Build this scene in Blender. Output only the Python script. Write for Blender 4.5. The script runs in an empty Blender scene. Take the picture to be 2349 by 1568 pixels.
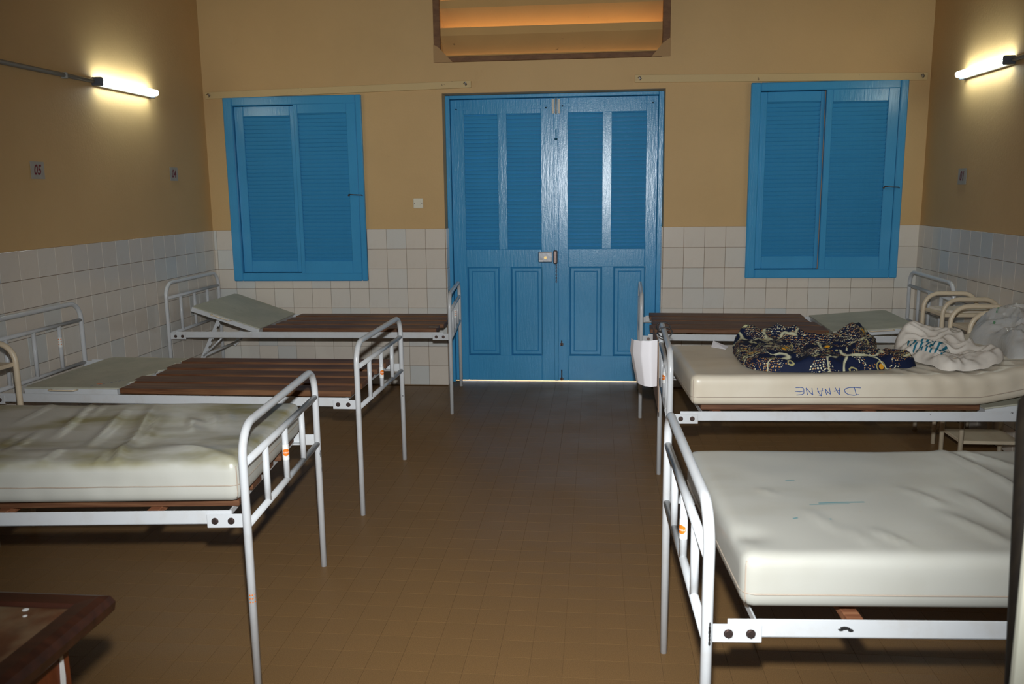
import bpy, bmesh, math, random
from math import sin, cos, pi, radians
from mathutils import Vector, Matrix, noise
from mathutils.bvhtree import BVHTree

random.seed(7)
SC = bpy.context.scene
COL = SC.collection

# ------------------------------------------------------------------ camera
cam_data = bpy.data.cameras.new('camera')
cam = bpy.data.objects.new('camera', cam_data)
COL.objects.link(cam)
CAM = Vector((1.1298, -6.3955, 1.4735))
R_ = Vector((0.99524176, 0.09669727, -0.01197812))
U_ = Vector((-0.00503295, 0.17378677, 0.98477044))
F_ = Vector((-0.09730625, 0.98002439, -0.17344652))
FPX = 1963.213
M = Matrix((R_, U_, -F_)).transposed().to_4x4()
M.translation = CAM
cam.matrix_world = M
cam_data.sensor_fit = 'HORIZONTAL'
cam_data.sensor_width = 36.0
cam_data.lens = FPX / 2349 * 36.0
cam_data.clip_start = 0.05
cam_data.clip_end = 200
cam_data.dof.use_dof = True
cam_data.dof.focus_distance = 3.9
cam_data.dof.aperture_fstop = 7.0
SC.camera = cam

# ------------------------------------------------------------------ world, lights, exposure
SC.view_settings.view_transform = 'Standard'
SC.view_settings.look = 'None'
SC.view_settings.gamma = 1
SC.view_settings.use_curve_mapping = False
SC.view_settings.exposure = 0.0
world = bpy.data.worlds.new('sky')
SC.world = world
world.use_nodes = True
wb = world.node_tree.nodes['Background']
wb.inputs[0].default_value = (0.75, 0.85, 1.0, 1)
wb.inputs[1].default_value = 4.0

sun_d = bpy.data.lights.new('sun', 'SUN')
sun_d.energy = 6.0
sun_d.angle = radians(0.6)
sun_d.color = (1.0, 0.93, 0.82)
sun = bpy.data.objects.new('sun', sun_d)
COL.objects.link(sun)
sun.rotation_euler = (radians(-35), radians(10), 0)     # shines towards the building from the yard behind the door

# the camera's own flash, a hand's breadth above the lens
fl_d = bpy.data.lights.new('camera_flash', 'SPOT')
fl_d.energy = 565.0
fl_d.color = (0.95, 1.0, 1.03)
fl_d.spot_size = radians(86)
fl_d.spot_blend = 1.0
fl_d.shadow_soft_size = 0.025
fl = bpy.data.objects.new('camera_flash', fl_d)
COL.objects.link(fl)
fl.location = CAM + U_ * 0.17 + F_ * 0.03
aim = F_ + R_ * 0.01 - U_ * 0.03
fl.rotation_euler = aim.to_track_quat('-Z', 'Y').to_euler()

# ------------------------------------------------------------------ materials
def lin(c):
    return tuple(((v / 255) / 12.92 if v / 255 <= 0.04045 else ((v / 255 + 0.055) / 1.055) ** 2.4) for v in c)

class NT:
    def __init__(s, name):
        s.m = bpy.data.materials.new(name); s.m.use_nodes = True
        s.t = s.m.node_tree; s.n = s.t.nodes; s.b = s.n['Principled BSDF']; s.out = s.n['Material Output']
        s.tc = s.n.new('ShaderNodeTexCoord')
    def l(s, a, b): s.t.links.new(a, b)
    def noise(s, scale, detail=3, rough=0.55, coord='Object', vscale=None):
        n = s.n.new('ShaderNodeTexNoise'); n.inputs['Scale'].default_value = scale
        n.inputs['Detail'].default_value = detail; n.inputs['Roughness'].default_value = rough
        src = s.tc.outputs[coord]
        if vscale:
            mp = s.n.new('ShaderNodeMapping'); mp.inputs['Scale'].default_value = vscale
            s.l(src, mp.inputs[0]); src = mp.outputs[0]
        s.l(src, n.inputs['Vector']); return n.outputs['Fac']
    def ramp(s, fac, stops, interp='LINEAR'):
        r = s.n.new('ShaderNodeValToRGB'); r.color_ramp.interpolation = interp
        e = r.color_ramp.elements
        while len(e) < len(stops): e.new(0.5)
        for i, (p, c) in enumerate(stops):
            e[i].position = p
            e[i].color = (c, c, c, 1) if isinstance(c, (int, float)) else (*c, 1)
        s.l(fac, r.inputs[0]); return r.outputs[0]
    def mix(s, fac, a, b, mode='MIX'):
        m = s.n.new('ShaderNodeMix'); m.data_type = 'RGBA'; m.blend_type = mode
        for v, i in ((fac, 0), (a, 6), (b, 7)):
            if hasattr(v, 'is_linked') or isinstance(v, bpy.types.NodeSocket): s.l(v, m.inputs[i])
            else: m.inputs[i].default_value = v if i == 0 else (*v, 1)
        return m.outputs[2]
    def math(s, op, a, b=None):
        m = s.n.new('ShaderNodeMath'); m.operation = op
        for i, v in enumerate((a, b)):
            if v is None: continue
            if isinstance(v, bpy.types.NodeSocket): s.l(v, m.inputs[i])
            else: m.inputs[i].default_value = v
        return m.outputs[0]
    def bump(s, h, strength, dist=0.002):
        b = s.n.new('ShaderNodeBump'); b.inputs['Strength'].default_value = strength
        b.inputs['Distance'].default_value = dist
        s.l(h, b.inputs['Height']); s.l(b.outputs[0], s.b.inputs['Normal'])
    def set(s, color=None, rough=None, metal=None, spec=None):
        for v, k in ((color, 'Base Color'), (rough, 'Roughness'), (metal, 'Metallic'), (spec, 'Specular IOR Level')):
            if v is None: continue
            if isinstance(v, bpy.types.NodeSocket): s.l(v, s.b.inputs[k])
            elif k == 'Base Color': s.b.inputs[k].default_value = (*v, 1)
            else: s.b.inputs[k].default_value = v
        return s.m
    def objrand(s):
        o = s.n.new('ShaderNodeObjectInfo'); return o.outputs['Random']

MAT = {}
def mk(name):
    def deco(f):
        t = NT(name); f(t); MAT[name] = t.m
    return deco

@mk('ochre_plaster')
def _(t):
    n = t.noise(1.1, 5, 0.6); f = t.noise(60, 3, 0.6)
    c = t.mix(t.ramp(n, [(0.3, 0.0), (0.7, 1.0)]), (0.555, 0.36, 0.160), (0.62, 0.405, 0.185))
    s_ = t.ramp(t.noise(5.5, 6, 0.7), [(0.64, 0.0), (0.74, 0.35)])
    t.set(t.mix(s_, c, (0.50, 0.31, 0.13)), 0.62, spec=0.3); t.bump(f, 0.35, 0.003)
@mk('ceiling_paint')
def _(t): t.set((0.30, 0.23, 0.15), 0.8)
@mk('wall_tile')
def _(t):
    r = t.objrand()
    c = t.ramp(r, [(0.0, (0.66, 0.585, 0.50)), (0.45, (0.70, 0.62, 0.53)), (0.8, (0.66, 0.615, 0.55)), (1.0, (0.60, 0.60, 0.57))])
    d = t.ramp(t.noise(9, 4, 0.6, 'Object'), [(0.55, 0.0), (0.8, 0.18)])
    t.set(t.mix(d, c, (0.45, 0.36, 0.27)), 0.16, spec=0.5); t.bump(t.noise(14, 2, 0.5), 0.06, 0.004)
@mk('tile_grout')
def _(t):
    n = t.noise(8, 4, 0.6)
    t.set(t.mix(t.ramp(n, [(0.35, 0.0), (0.65, 1.0)]), (0.15, 0.075, 0.035), (0.30, 0.175, 0.09)), 0.85)
@mk('floor_tile')
def _(t):
    r = t.objrand()
    sp = t.noise(420, 2, 0.7); big = t.noise(0.9, 4, 0.6)
    c = t.mix(t.ramp(sp, [(0.35, 0.0), (0.65, 1.0)]), (0.170, 0.088, 0.032), (0.295, 0.166, 0.063))
    c = t.mix(t.math('MULTIPLY', t.ramp(r, [(0.0, 0.0), (1.0, 1.0)]), 0.10), c, (0.13, 0.075, 0.03))
    c = t.mix(t.ramp(big, [(0.35, 0.18), (0.65, 0.0)]), c, (0.11, 0.065, 0.03))
    t.set(c, t.ramp(t.noise(2.2, 4), [(0.3, 0.36), (0.7, 0.50)]), spec=0.26); t.bump(t.noise(70, 2), 0.05, 0.002)
@mk('floor_joint')
def _(t): t.set((0.16, 0.09, 0.04), 0.95, spec=0.1)
@mk('blue_paint')
def _(t):
    n = t.noise(28, 3, 0.55, 'Object', (3.0, 3.0, 0.35)); b = t.noise(2.2, 4)
    c = t.mix(t.ramp(b, [(0.35, 0.0), (0.7, 1.0)]), (0.050, 0.295, 0.55), (0.060, 0.33, 0.61))
    t.set(c, 0.235, spec=0.5); t.bump(t.math('ADD', n, t.math('MULTIPLY', t.noise(130, 3, 0.6), 0.35)), 0.45, 0.0022)
@mk('white_enamel')
def _(t):
    chip = t.ramp(t.noise(34, 4, 0.62), [(0.735, 0.0), (0.745, 1.0)])
    dirt = t.ramp(t.noise(11, 5, 0.65), [(0.5, 0.0), (0.8, 0.30)])
    c = t.mix(dirt, (0.61, 0.615, 0.62), (0.42, 0.345, 0.25))
    t.set(t.mix(chip, c, (0.03, 0.022, 0.018)), 0.28, spec=0.5); t.bump(t.noise(60, 2), 0.08, 0.002)
@mk('beige_enamel')
def _(t):
    chip = t.ramp(t.noise(38, 4, 0.62), [(0.735, 0.0), (0.745, 1.0)])
    dirt = t.ramp(t.noise(9, 5, 0.65), [(0.45, 0.0), (0.8, 0.5)])
    c = t.mix(dirt, (0.68, 0.56, 0.40), (0.46, 0.35, 0.22))
    t.set(t.mix(chip, c, (0.05, 0.035, 0.025)), 0.38, spec=0.45)
@mk('plank_wood')
def _(t):
    r = t.objrand()
    g = t.noise(9, 5, 0.6, 'Object', (0.5, 9.0, 9.0)); k = t.noise(3, 3, 0.5, 'Object', (0.6, 3.0, 3.0))
    c = t.ramp(g, [(0.28, (0.050, 0.018, 0.008)), (0.5, (0.135, 0.053, 0.022)), (0.72, (0.25, 0.115, 0.05))])
    c = t.mix(t.ramp(k, [(0.45, 0.0), (0.7, 0.6)]), c, (0.27, 0.135, 0.06))
    c = t.mix(t.math('MULTIPLY', r, 0.7), c, (0.085, 0.030, 0.013))
    t.set(c, 0.55, spec=0.35); t.bump(g, 0.25, 0.003)
@mk('plank_wood_light')
def _(t):
    g = t.noise(9, 5, 0.6, 'Object', (0.5, 9.0, 9.0))
    c = t.ramp(g, [(0.28, (0.16, 0.055, 0.025)), (0.5, (0.27, 0.105, 0.05)), (0.72, (0.40, 0.185, 0.09))])
    t.set(c, 0.6, spec=0.3); t.bump(g, 0.25, 0.003)
@mk('hardboard')
def _(t):
    n = t.noise(4, 5, 0.65); s_ = t.noise(13, 6, 0.7, 'Object', (1.0, 3.0, 1.0))
    c = t.mix(t.ramp(n, [(0.35, 0.0), (0.65, 1.0)]), (0.40, 0.385, 0.30), (0.50, 0.475, 0.375))
    t.set(t.mix(t.ramp(s_, [(0.62, 0.0), (0.74, 0.75)]), c, (0.16, 0.13, 0.09)), 0.75)
@mk('plank_wood_mid')
def _(t):
    g = t.noise(9, 5, 0.6, 'Object', (0.5, 9.0, 9.0))
    c = t.ramp(g, [(0.28, (0.065, 0.024, 0.011)), (0.5, (0.12, 0.049, 0.022)), (0.72, (0.20, 0.092, 0.044))])
    t.set(c, 0.6, spec=0.3); t.bump(g, 0.25, 0.003)
def vinyl(name, base, stain, lo, hi, stain2=None):
    @mk(name)
    def _(t):
        n = t.noise(2.6, 4, 0.55, 'Object', (1.0, 2.2, 1.0))
        f = t.ramp(n, [(lo, 0.0), (hi, 1.0)])
        if name == 'stained_vinyl':      # the yellow stains are on the upper face
            sx = t.n.new('ShaderNodeSeparateXYZ'); t.l(t.tc.outputs['Object'], sx.inputs[0])
            f = t.math('MULTIPLY', f, t.ramp(sx.outputs['Z'], [(0.668, 0.12), (0.688, 1.0)]))
        c = t.mix(f, base, stain)
        sp = t.ramp(t.noise(17, 5, 0.7), [(0.68, 0.0), (0.76, 0.35)])
        c = t.mix(sp, c, (0.42, 0.33, 0.20))
        t.set(c, t.ramp(t.noise(6, 3), [(0.3, 0.30), (0.7, 0.44)]), spec=0.5)
        t.bump(t.noise(240, 2), 0.10, 0.001)
vinyl('cream_vinyl', (0.43, 0.415, 0.365), (0.37, 0.345, 0.28), 0.52, 0.85)
vinyl('cream_vinyl_clothes', (0.68, 0.60, 0.475), (0.57, 0.47, 0.34), 0.45, 0.8)
vinyl('stained_vinyl', (0.50, 0.485, 0.43), (0.235, 0.205, 0.085), 0.44, 0.66)
@mk('shaded_vinyl_seam')
def _(t): t.set((0.40, 0.32, 0.25), 0.5)  # seam colour darkened to carry the shadow line along the piping
@mk('steel')
def _(t): t.set((0.50, 0.50, 0.51), 0.18, 1.0); t.bump(t.noise(40, 2), 0.1, 0.002)
@mk('dull_steel')
def _(t): t.set((0.50, 0.46, 0.39), 0.55, 0.3)
@mk('dark_bolt')
def _(t): t.set(t.mix(t.noise(150, 3), (0.07, 0.045, 0.04), (0.22, 0.16, 0.14)), 0.32, 0.8)
@mk('brass')
def _(t): t.set((0.55, 0.38, 0.16), 0.4, 0.9)
@mk('black_wire')
def _(t): t.set((0.012, 0.012, 0.012), 0.4)
@mk('orange_print')
def _(t): t.set((0.80, 0.19, 0.015), 0.4)
@mk('white_print')
def _(t): t.set((0.82, 0.80, 0.76), 0.4)
@mk('sky_blue_print')
def _(t): t.set((0.35, 0.55, 0.75), 0.4)
@mk('red_paint')
def _(t): t.set((0.17, 0.010, 0.014), 0.5)
@mk('blue_ink')
def _(t): t.set((0.035, 0.085, 0.28), 0.6)
@mk('teal_ink')
def _(t): t.set((0.12, 0.27, 0.29), 0.6)
@mk('black_chip')
def _(t): t.set((0.015, 0.013, 0.012), 0.6)
@mk('white_paper')
def _(t): t.set((0.80, 0.76, 0.77), 0.8); t.bump(t.noise(12, 3), 0.12, 0.004)
@mk('sign_paper')
def _(t): t.set(t.mix(t.noise(30, 3), (0.34, 0.315, 0.27), (0.42, 0.39, 0.34)), 0.8)
@mk('brown_board')
def _(t): t.set(t.mix(t.noise(25, 3), (0.16, 0.085, 0.04), (0.24, 0.135, 0.07)), 0.6)
@mk('switch_plastic')
def _(t): t.set((0.72, 0.66, 0.52), 0.4)
@mk('white_cotton')
def _(t):
    t.set(t.mix(t.noise(7, 4), (0.62, 0.55, 0.47), (0.74, 0.68, 0.60)), 0.9, spec=0.1); t.bump(t.noise(300, 2), 0.2, 0.002)
@mk('striped_cotton')
def _(t):
    w = t.n.new('ShaderNodeTexWave'); w.inputs['Scale'].default_value = 13; w.inputs['Distortion'].default_value = 1.2
    w.inputs['Detail'].default_value = 1
    mp = t.n.new('ShaderNodeMapping'); mp.inputs['Rotation'].default_value = (0, 0, 0.75)
    t.l(t.tc.outputs['Object'], mp.inputs[0]); t.l(mp.outputs[0], w.inputs[0])
    t.set(t.ramp(w.outputs['Fac'], [(0.0, (0.02, 0.15, 0.19)), (0.25, (0.03, 0.17, 0.30)), (0.42, (0.62, 0.58, 0.52)), (1.0, (0.66, 0.61, 0.54))]), 0.9, spec=0.1)
@mk('wax_print_cloth')
def _(t):
    def vor(scale, feat='F1', vs=None, rand=1.0):
        v = t.n.new('ShaderNodeTexVoronoi'); v.feature = feat; v.inputs['Scale'].default_value = scale
        v.inputs['Randomness'].default_value = rand
        src = t.tc.outputs['Object']
        w = t.n.new('ShaderNodeTexNoise'); w.inputs['Scale'].default_value = 9; w.inputs['Detail'].default_value = 2
        t.l(src, w.inputs['Vector'])
        a = t.n.new('ShaderNodeVectorMath'); a.operation = 'MULTIPLY_ADD'
        a.inputs[1].default_value = (0.05, 0.05, 0.05); t.l(w.outputs['Color'], a.inputs[0]); t.l(src, a.inputs[2])
        src = a.outputs[0]
        if vs:
            mp = t.n.new('ShaderNodeMapping'); mp.inputs['Scale'].default_value = vs; mp.inputs['Rotation'].default_value = (0, 0, 0.5)
            t.l(src, mp.inputs[0]); src = mp.outputs[0]
        t.l(src, v.inputs['Vector']); return v
    navy = (0.004, 0.009, 0.034)
    # knit-like fields of short chevrons
    area = t.ramp(t.noise(8.5, 2, 0.5), [(0.455, 0.0), (0.465, 1.0)])
    kn = vor(100, 'F1', (1.0, 1.7, 1.0), 0.4)
    dots = t.ramp(kn.outputs['Distance'], [(0.34, 1.0), (0.42, 0.0)])
    sep = t.n.new('ShaderNodeSeparateColor'); t.l(kn.outputs['Color'], sep.inputs[0])
    dcol = t.ramp(t.math('ADD', t.math('MULTIPLY', sep.outputs[0], 0.4), t.math('MULTIPLY', t.noise(6, 1), 0.7)), [(0.45, (0.66, 0.62, 0.42)), (0.62, (0.40, 0.18, 0.045))], 'LINEAR')
    c = t.mix(t.math('MULTIPLY', area, dots), navy, dcol)
    # egg-shaped yellow and cream spots with a pale outline
    bl = vor(13, 'F1', (1.0, 1.45, 1.0), 1.0)
    sepb = t.n.new('ShaderNodeSeparateColor'); t.l(bl.outputs['Color'], sepb.inputs[0])
    ring = t.math('MULTIPLY', t.ramp(bl.outputs['Distance'], [(0.24, 0.0), (0.26, 1.0), (0.30, 1.0), (0.32, 0.0)]), t.ramp(sepb.outputs[1], [(0.35, 0.0), (0.36, 1.0)], 'CONSTANT'))
    c = t.mix(ring, c, (0.34, 0.30, 0.13))
    spot = t.math('MULTIPLY', t.ramp(bl.outputs['Distance'], [(0.155, 1.0), (0.18, 0.0)]), t.ramp(sepb.outputs[1], [(0.35, 0.0), (0.36, 1.0)], 'CONSTANT'))
    hole = t.math('MULTIPLY', t.ramp(bl.outputs['Distance'], [(0.24, 1.0), (0.25, 0.0)]), t.ramp(sepb.outputs[1], [(0.35, 0.0), (0.36, 1.0)], 'CONSTANT'))
    c = t.mix(hole, c, navy) if False else c
    scol = t.ramp(sepb.outputs[0], [(0.0, (0.62, 0.29, 0.02)), (0.5, (0.60, 0.58, 0.32))], 'CONSTANT')
    c = t.mix(spot, c, scol)
    # long pale scrolls
    ln = t.noise(5.2, 1, 0.4)
    c = t.mix(t.ramp(ln, [(0.445, 0.0), (0.455, 1.0), (0.468, 1.0), (0.478, 0.0)]), c, (0.52, 0.50, 0.33))
    t.set(c, 0.75, spec=0.25)
@mk('plastic_film')
def _(t):
    tr = t.n.new('ShaderNodeBsdfTransparent'); tl = t.n.new('ShaderNodeBsdfTranslucent'); tl.inputs[0].default_value = (0.8, 0.82, 0.84, 1)
    a = t.n.new('ShaderNodeMixShader'); b = t.n.new('ShaderNodeMixShader')
    g = t.ramp(t.noise(16, 3), [(0.62, 0.0), (0.66, 1.0)])
    t.set((0.86, 0.87, 0.87), 0.12, spec=0.7)
    a.inputs[0].default_value = 0.30; t.l(t.b.outputs[0], a.inputs[1]); t.l(tl.outputs[0], a.inputs[2])
    b.inputs[0].default_value = 0.36; t.l(a.outputs[0], b.inputs[1]); t.l(tr.outputs[0], b.inputs[2])
    t.l(b.outputs[0], t.out.inputs[0]); t.bump(t.noise(45, 4), 0.5, 0.006)
@mk('green_print')
def _(t): t.set((0.04, 0.22, 0.08), 0.4)
@mk('blue_print')
def _(t): t.set((0.02, 0.05, 0.30), 0.4)
@mk('lamp_tube')
def _(t):
    t.b.inputs['Base Color'].default_value = (0.8, 0.8, 0.8, 1)
    t.b.inputs['Emission Color'].default_value = (0.82, 0.97, 0.93, 1)
    t.b.inputs['Emission Strength'].default_value = 28.0
@mk('lamp_batten')
def _(t): t.set((0.45, 0.44, 0.40), 0.5)
@mk('lamp_socket')
def _(t): t.set((0.10, 0.11, 0.13), 0.45)
@mk('grey_pipe')
def _(t): t.set((0.36, 0.36, 0.33), 0.5)
@mk('batten_paint')
def _(t):
    sp = t.ramp(t.noise(24, 5, 0.65), [(0.68, 0.0), (0.71, 0.8)])
    t.set(t.mix(sp, (0.60, 0.43, 0.20), (0.17, 0.10, 0.05)), 0.6)
@mk('vent_board')
def _(t):
    g = t.noise(12, 5, 0.6, 'Object', (1.0, 1.0, 3.0))
    t.set(t.ramp(g, [(0.3, (0.13, 0.057, 0.022)), (0.7, (0.22, 0.105, 0.042))]), 0.7)
@mk('vent_gusset')
def _(t): t.set((0.40, 0.235, 0.10), 0.75)
@mk('vent_louver')
def _(t):
    sp = t.ramp(t.noise(19, 6, 0.7), [(0.66, 0.0), (0.70, 0.7)])
    c = t.mix(t.noise(3, 4), (0.50, 0.30, 0.115), (0.60, 0.365, 0.145))
    t.set(t.mix(sp, c, (0.13, 0.08, 0.04)), 0.85, spec=0.2); t.bump(t.noise(60, 3), 0.3, 0.003)
@mk('desk_top_wood')
def _(t):
    g = t.noise(5, 5, 0.65, 'Object', (6.0, 1.0, 1.0)); wv = t.noise(6, 4)
    c = t.ramp(g, [(0.3, (0.06, 0.020, 0.008)), (0.7, (0.13, 0.050, 0.02))])
    t.set(t.mix(t.ramp(wv, [(0.45, 0.0), (0.62, 0.75)]), c, (0.20, 0.145, 0.08)), 0.5)
@mk('desk_dark_wood')
def _(t):
    g = t.noise(6, 5, 0.6, 'Object', (1.0, 8.0, 8.0))
    t.set(t.ramp(g, [(0.3, (0.016, 0.005, 0.003)), (0.7, (0.045, 0.013, 0.006))]), 0.4)
@mk('desk_red_wood')
def _(t):
    g = t.noise(6, 5, 0.6, 'Object', (8.0, 8.0, 1.0))
    t.set(t.ramp(g, [(0.3, (0.10, 0.020, 0.005)), (0.7, (0.18, 0.040, 0.009))]), 0.45)
@mk('cream_door_paint')
def _(t): t.set(t.mix(t.noise(8, 4), (0.50, 0.48, 0.38), (0.56, 0.54, 0.43)), 0.5)
@mk('dark_strip_tone')
def _(t):
    g = t.noise(8, 4, 0.6, 'Object', (6.0, 6.0, 1.0))
    t.set(t.ramp(g, [(0.3, (0.006, 0.004, 0.003)), (0.7, (0.016, 0.011, 0.006))]), 0.7, spec=0.2)
@mk('laterite_ground')
def _(t): t.set(t.mix(t.noise(3, 5), (0.52, 0.24, 0.085), (0.64, 0.34, 0.14)), 0.95)

# ------------------------------------------------------------------ mesh helpers
class MB:
    def __init__(s): s.v = []; s.f = []; s.sm = []
    def add(s, verts, faces, smooth=False):
        o = len(s.v); s.v += [tuple(v) for v in verts]
        s.f += [tuple(i + o for i in f) for f in faces]; s.sm += [smooth] * len(faces); return s
    def box(s, x0, x1, y0, y1, z0, z1, b=0.0):
        if x0 > x1: x0, x1 = x1, x0
        if y0 > y1: y0, y1 = y1, y0
        if z0 > z1: z0, z1 = z1, z0
        b = min(b, (x1 - x0) * .45, (y1 - y0) * .45, (z1 - z0) * .45)
        if b <= 0:
            v = [(x, y, z) for x in (x0, x1) for y in (y0, y1) for z in (z0, z1)]
            return s.add(v, [(0, 1, 3, 2), (4, 6, 7, 5), (0, 4, 5, 1), (2, 3, 7, 6), (0, 2, 6, 4), (1, 5, 7, 3)])
        lo = (x0, y0, z0); hi = (x1, y1, z1); v = []; idx = {}
        for c in [(i, j, k) for i in (0, 1) for j in (0, 1) for k in (0, 1)]:
            for ax in range(3):
                p = []
                for a in range(3):
                    e = hi[a] if c[a] else lo[a]
                    if a != ax: e += -b if c[a] else b
                    p.append(e)
                idx[(c, ax)] = len(v); v.append(tuple(p))
        f = []
        for ax in range(3):
            a1, a2 = [a for a in range(3) if a != ax]
            for sd in (0, 1):
                q = []
                for (i, j) in ((0, 0), (1, 0), (1, 1), (0, 1)):
                    c = [0, 0, 0]; c[ax] = sd; c[a1] = i; c[a2] = j; q.append(idx[(tuple(c), ax)])
                f.append(tuple(q))
            for i in (0, 1):
                for j in (0, 1):
                    c0 = [0, 0, 0]; c0[a1] = i; c0[a2] = j; c1 = list(c0); c1[ax] = 1
                    c0, c1 = tuple(c0), tuple(c1)
                    f.append((idx[(c0, a1)], idx[(c1, a1)], idx[(c1, a2)], idx[(c0, a2)]))
        for c in [(i, j, k) for i in (0, 1) for j in (0, 1) for k in (0, 1)]:
            f.append(tuple(idx[(c, a)] for a in range(3)))
        return s.add(v, f)
    def prism(s, poly, axis, a0, a1):
        """poly in the two other axes, extruded along axis"""
        n = len(poly); v = []
        for a in (a0, a1):
            for p in poly:
                q = [p[0], p[1]]; q.insert(axis, a); v.append(tuple(q))
        f = [tuple(range(n)), tuple(range(2 * n - 1, n - 1, -1))]
        f += [(i, (i + 1) % n, n + (i + 1) % n, n + i) for i in range(n)]
        return s.add(v, f)
    def tube(s, pts, r, seg=10, closed=False, caps=True):
        pts = [Vector(p) for p in pts]; n = len(pts); rings = []; up = None
        for i, p in enumerate(pts):
            a = pts[(i - 1) % n] if closed or i > 0 else p
            b = pts[(i + 1) % n] if closed or i < n - 1 else p
            t = (b - a).normalized()
            if up is None:
                up = Vector((0, 0, 1)) if abs(t.z) < 0.9 else Vector((1, 0, 0))
            up = (up - t * up.dot(t))
            if up.length < 1e-6: up = t.orthogonal()
            up.normalize(); sd = t.cross(up)
            rr = r[i] if isinstance(r, (list, tuple)) else r
            rings.append([p + (up * cos(2 * pi * k / seg) + sd * sin(2 * pi * k / seg)) * rr for k in range(seg)])
        v = [q for R in rings for q in R]; f = []
        for i in range(n if closed else n - 1):
            j = (i + 1) % n
            for k in range(seg):
                f.append((i * seg + k, i * seg + (k + 1) % seg, j * seg + (k + 1) % seg, j * seg + k))
        s.add(v, f, True)
        if caps and not closed:
            o = len(s.v) - len(v)
            s.f += [tuple(o + k for k in range(seg - 1, -1, -1)), tuple(o + (n - 1) * seg + k for k in range(seg))]; s.sm += [False, False]
        return s
    def cyl(s, c, axis, r, h, seg=12):
        a = Vector(c); d = Vector((0, 0, 0)); d[axis] = h
        return s.tube([a, a + d], r, seg)
    def xf(s, m):
        s.v = [tuple(m @ Vector(v)) for v in s.v]; return s
    def mesh(s, name, mat):
        me = bpy.data.meshes.new(name); me.from_pydata(s.v, [], s.f)
        bm = bmesh.new(); bm.from_mesh(me); bmesh.ops.recalc_face_normals(bm, faces=bm.faces); bm.to_mesh(me); bm.free()
        me.polygons.foreach_set('use_smooth', s.sm); me.materials.append(MAT[mat]); return me
    def build(s, name, mat, parent=None, loc=None, rz=None):
        return put(name, s.mesh(name, mat), parent, loc, rz)

def put(name, me, parent=None, loc=None, rz=None):
    o = bpy.data.objects.new(name, me); COL.objects.link(o)
    if parent: o.parent = parent
    if loc is not None: o.location = loc
    if rz is not None: o.rotation_euler = (0, 0, rz)
    return o
def tag(o, label=None, cat=None, group=None, kind=None):
    for k, v in (('label', label), ('category', cat), ('group', group), ('kind', kind)):
        if v: o[k] = v
    return o
def empty(name, loc=(0, 0, 0), rz=0, **kw):
    o = bpy.data.objects.new(name, None); o.empty_display_size = 0.1; COL.objects.link(o)
    o.location = loc; o.rotation_euler = (0, 0, rz); return tag(o, **kw)
def fillet(pts, r, n=6):
    pts = [Vector(p) for p in pts]; out = [pts[0]]
    for i in range(1, len(pts) - 1):
        a, b, c = pts[i - 1], pts[i], pts[i + 1]
        d1 = (a - b).normalized(); d2 = (c - b).normalized()
        ang = d1.angle(d2); tl = r / math.tan(ang / 2)
        p1 = b + d1 * tl; p2 = b + d2 * tl
        ctr = b + (d1 + d2).normalized() * (r / sin(ang / 2))
        v1 = p1 - ctr; v2 = p2 - ctr; w = v1.angle(v2)
        for k in range(n + 1):
            t = k / n
            out.append(ctr + (v1 * sin((1 - t) * w) + v2 * sin(t * w)) / sin(w))
    out.append(pts[-1]); return out
def text_mesh(txt, size, mat, xform, name, bold=0.0):
    """flat lettering with xform(x, y) -> world/local point"""
    cu = bpy.data.curves.new('lettering', 'FONT'); cu.body = txt; cu.size = size; cu.align_x = 'CENTER'; cu.align_y = 'CENTER'
    cu.resolution_u = 3; cu.offset = bold
    ob = bpy.data.objects.new('lettering', cu); COL.objects.link(ob)
    dg = bpy.context.evaluated_depsgraph_get(); me = bpy.data.meshes.new_from_object(ob.evaluated_get(dg))
    bpy.data.objects.remove(ob)
    for v in me.vertices: v.co = Vector(xform(v.co.x, v.co.y))
    me.materials.clear(); me.materials.append(MAT[mat]); me.name = name
    return me
def ribbon(mb, pts, w, nrm):
    """thin flat stroke through pts facing nrm"""
    pts = [Vector(p) for p in pts]; n = Vector(nrm); L = []
    for i, p in enumerate(pts):
        d = (pts[min(i + 1, len(pts) - 1)] - pts[max(i - 1, 0)]).normalized()
        s_ = d.cross(n).normalized() * w / 2; L += [p + s_, p - s_]
    mb.add(L, [(2 * i, 2 * i + 2, 2 * i + 3, 2 * i + 1) for i in range(len(pts) - 1)])

# ------------------------------------------------------------------ room dimensions
XL, XR, DW, ZT = -1.8115, 3.4225, 1.6182, 1.2029
YF, ZC = -7.2, 4.3
TP = 0.15
VX0, VX1, VZ0, VZ1 = 0.0, 1.590, 2.432, 3.14          # vent opening
DH = 2.182                                            # door opening height
W1 = (-1.660, -0.602, 0.812, 2.188)
W2 = (2.212, 3.280, 0.826, 2.203)

# ------------------------------------------------------------------ floor
fm = MB(); fm.box(XL - .2, XR + .2, YF - .2, 0.175, -0.12, -0.0015)
floor = tag(fm.build('floor', 'floor_joint'), kind='structure')
FP = 0.1035
ftile = MB(); h_ = FP / 2 - 0.0006
ftile.add([(-h_, -h_, -.0015), (h_, -h_, -.0015), (h_, h_, -.0015), (-h_, h_, -.0015)] +
          [(-h_, -h_, 0), (h_, -h_, 0), (h_, h_, 0), (-h_, h_, 0)],
          [(4, 5, 6, 7), (0, 1, 5, 4), (1, 2, 6, 5), (2, 3, 7, 6), (3, 0, 4, 7)])
ft_me = ftile.mesh('floor_tile', 'floor_tile')
def project(p):
    d = Vector(p) - CAM; c = d.dot(F_)
    return 1174.5 + FPX * d.dot(R_) / c, 784 - FPX * d.dot(U_) / c, c
cand = []; rest = []
fx0 = 0.825 - 40 * FP; fy0 = 0.16
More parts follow.
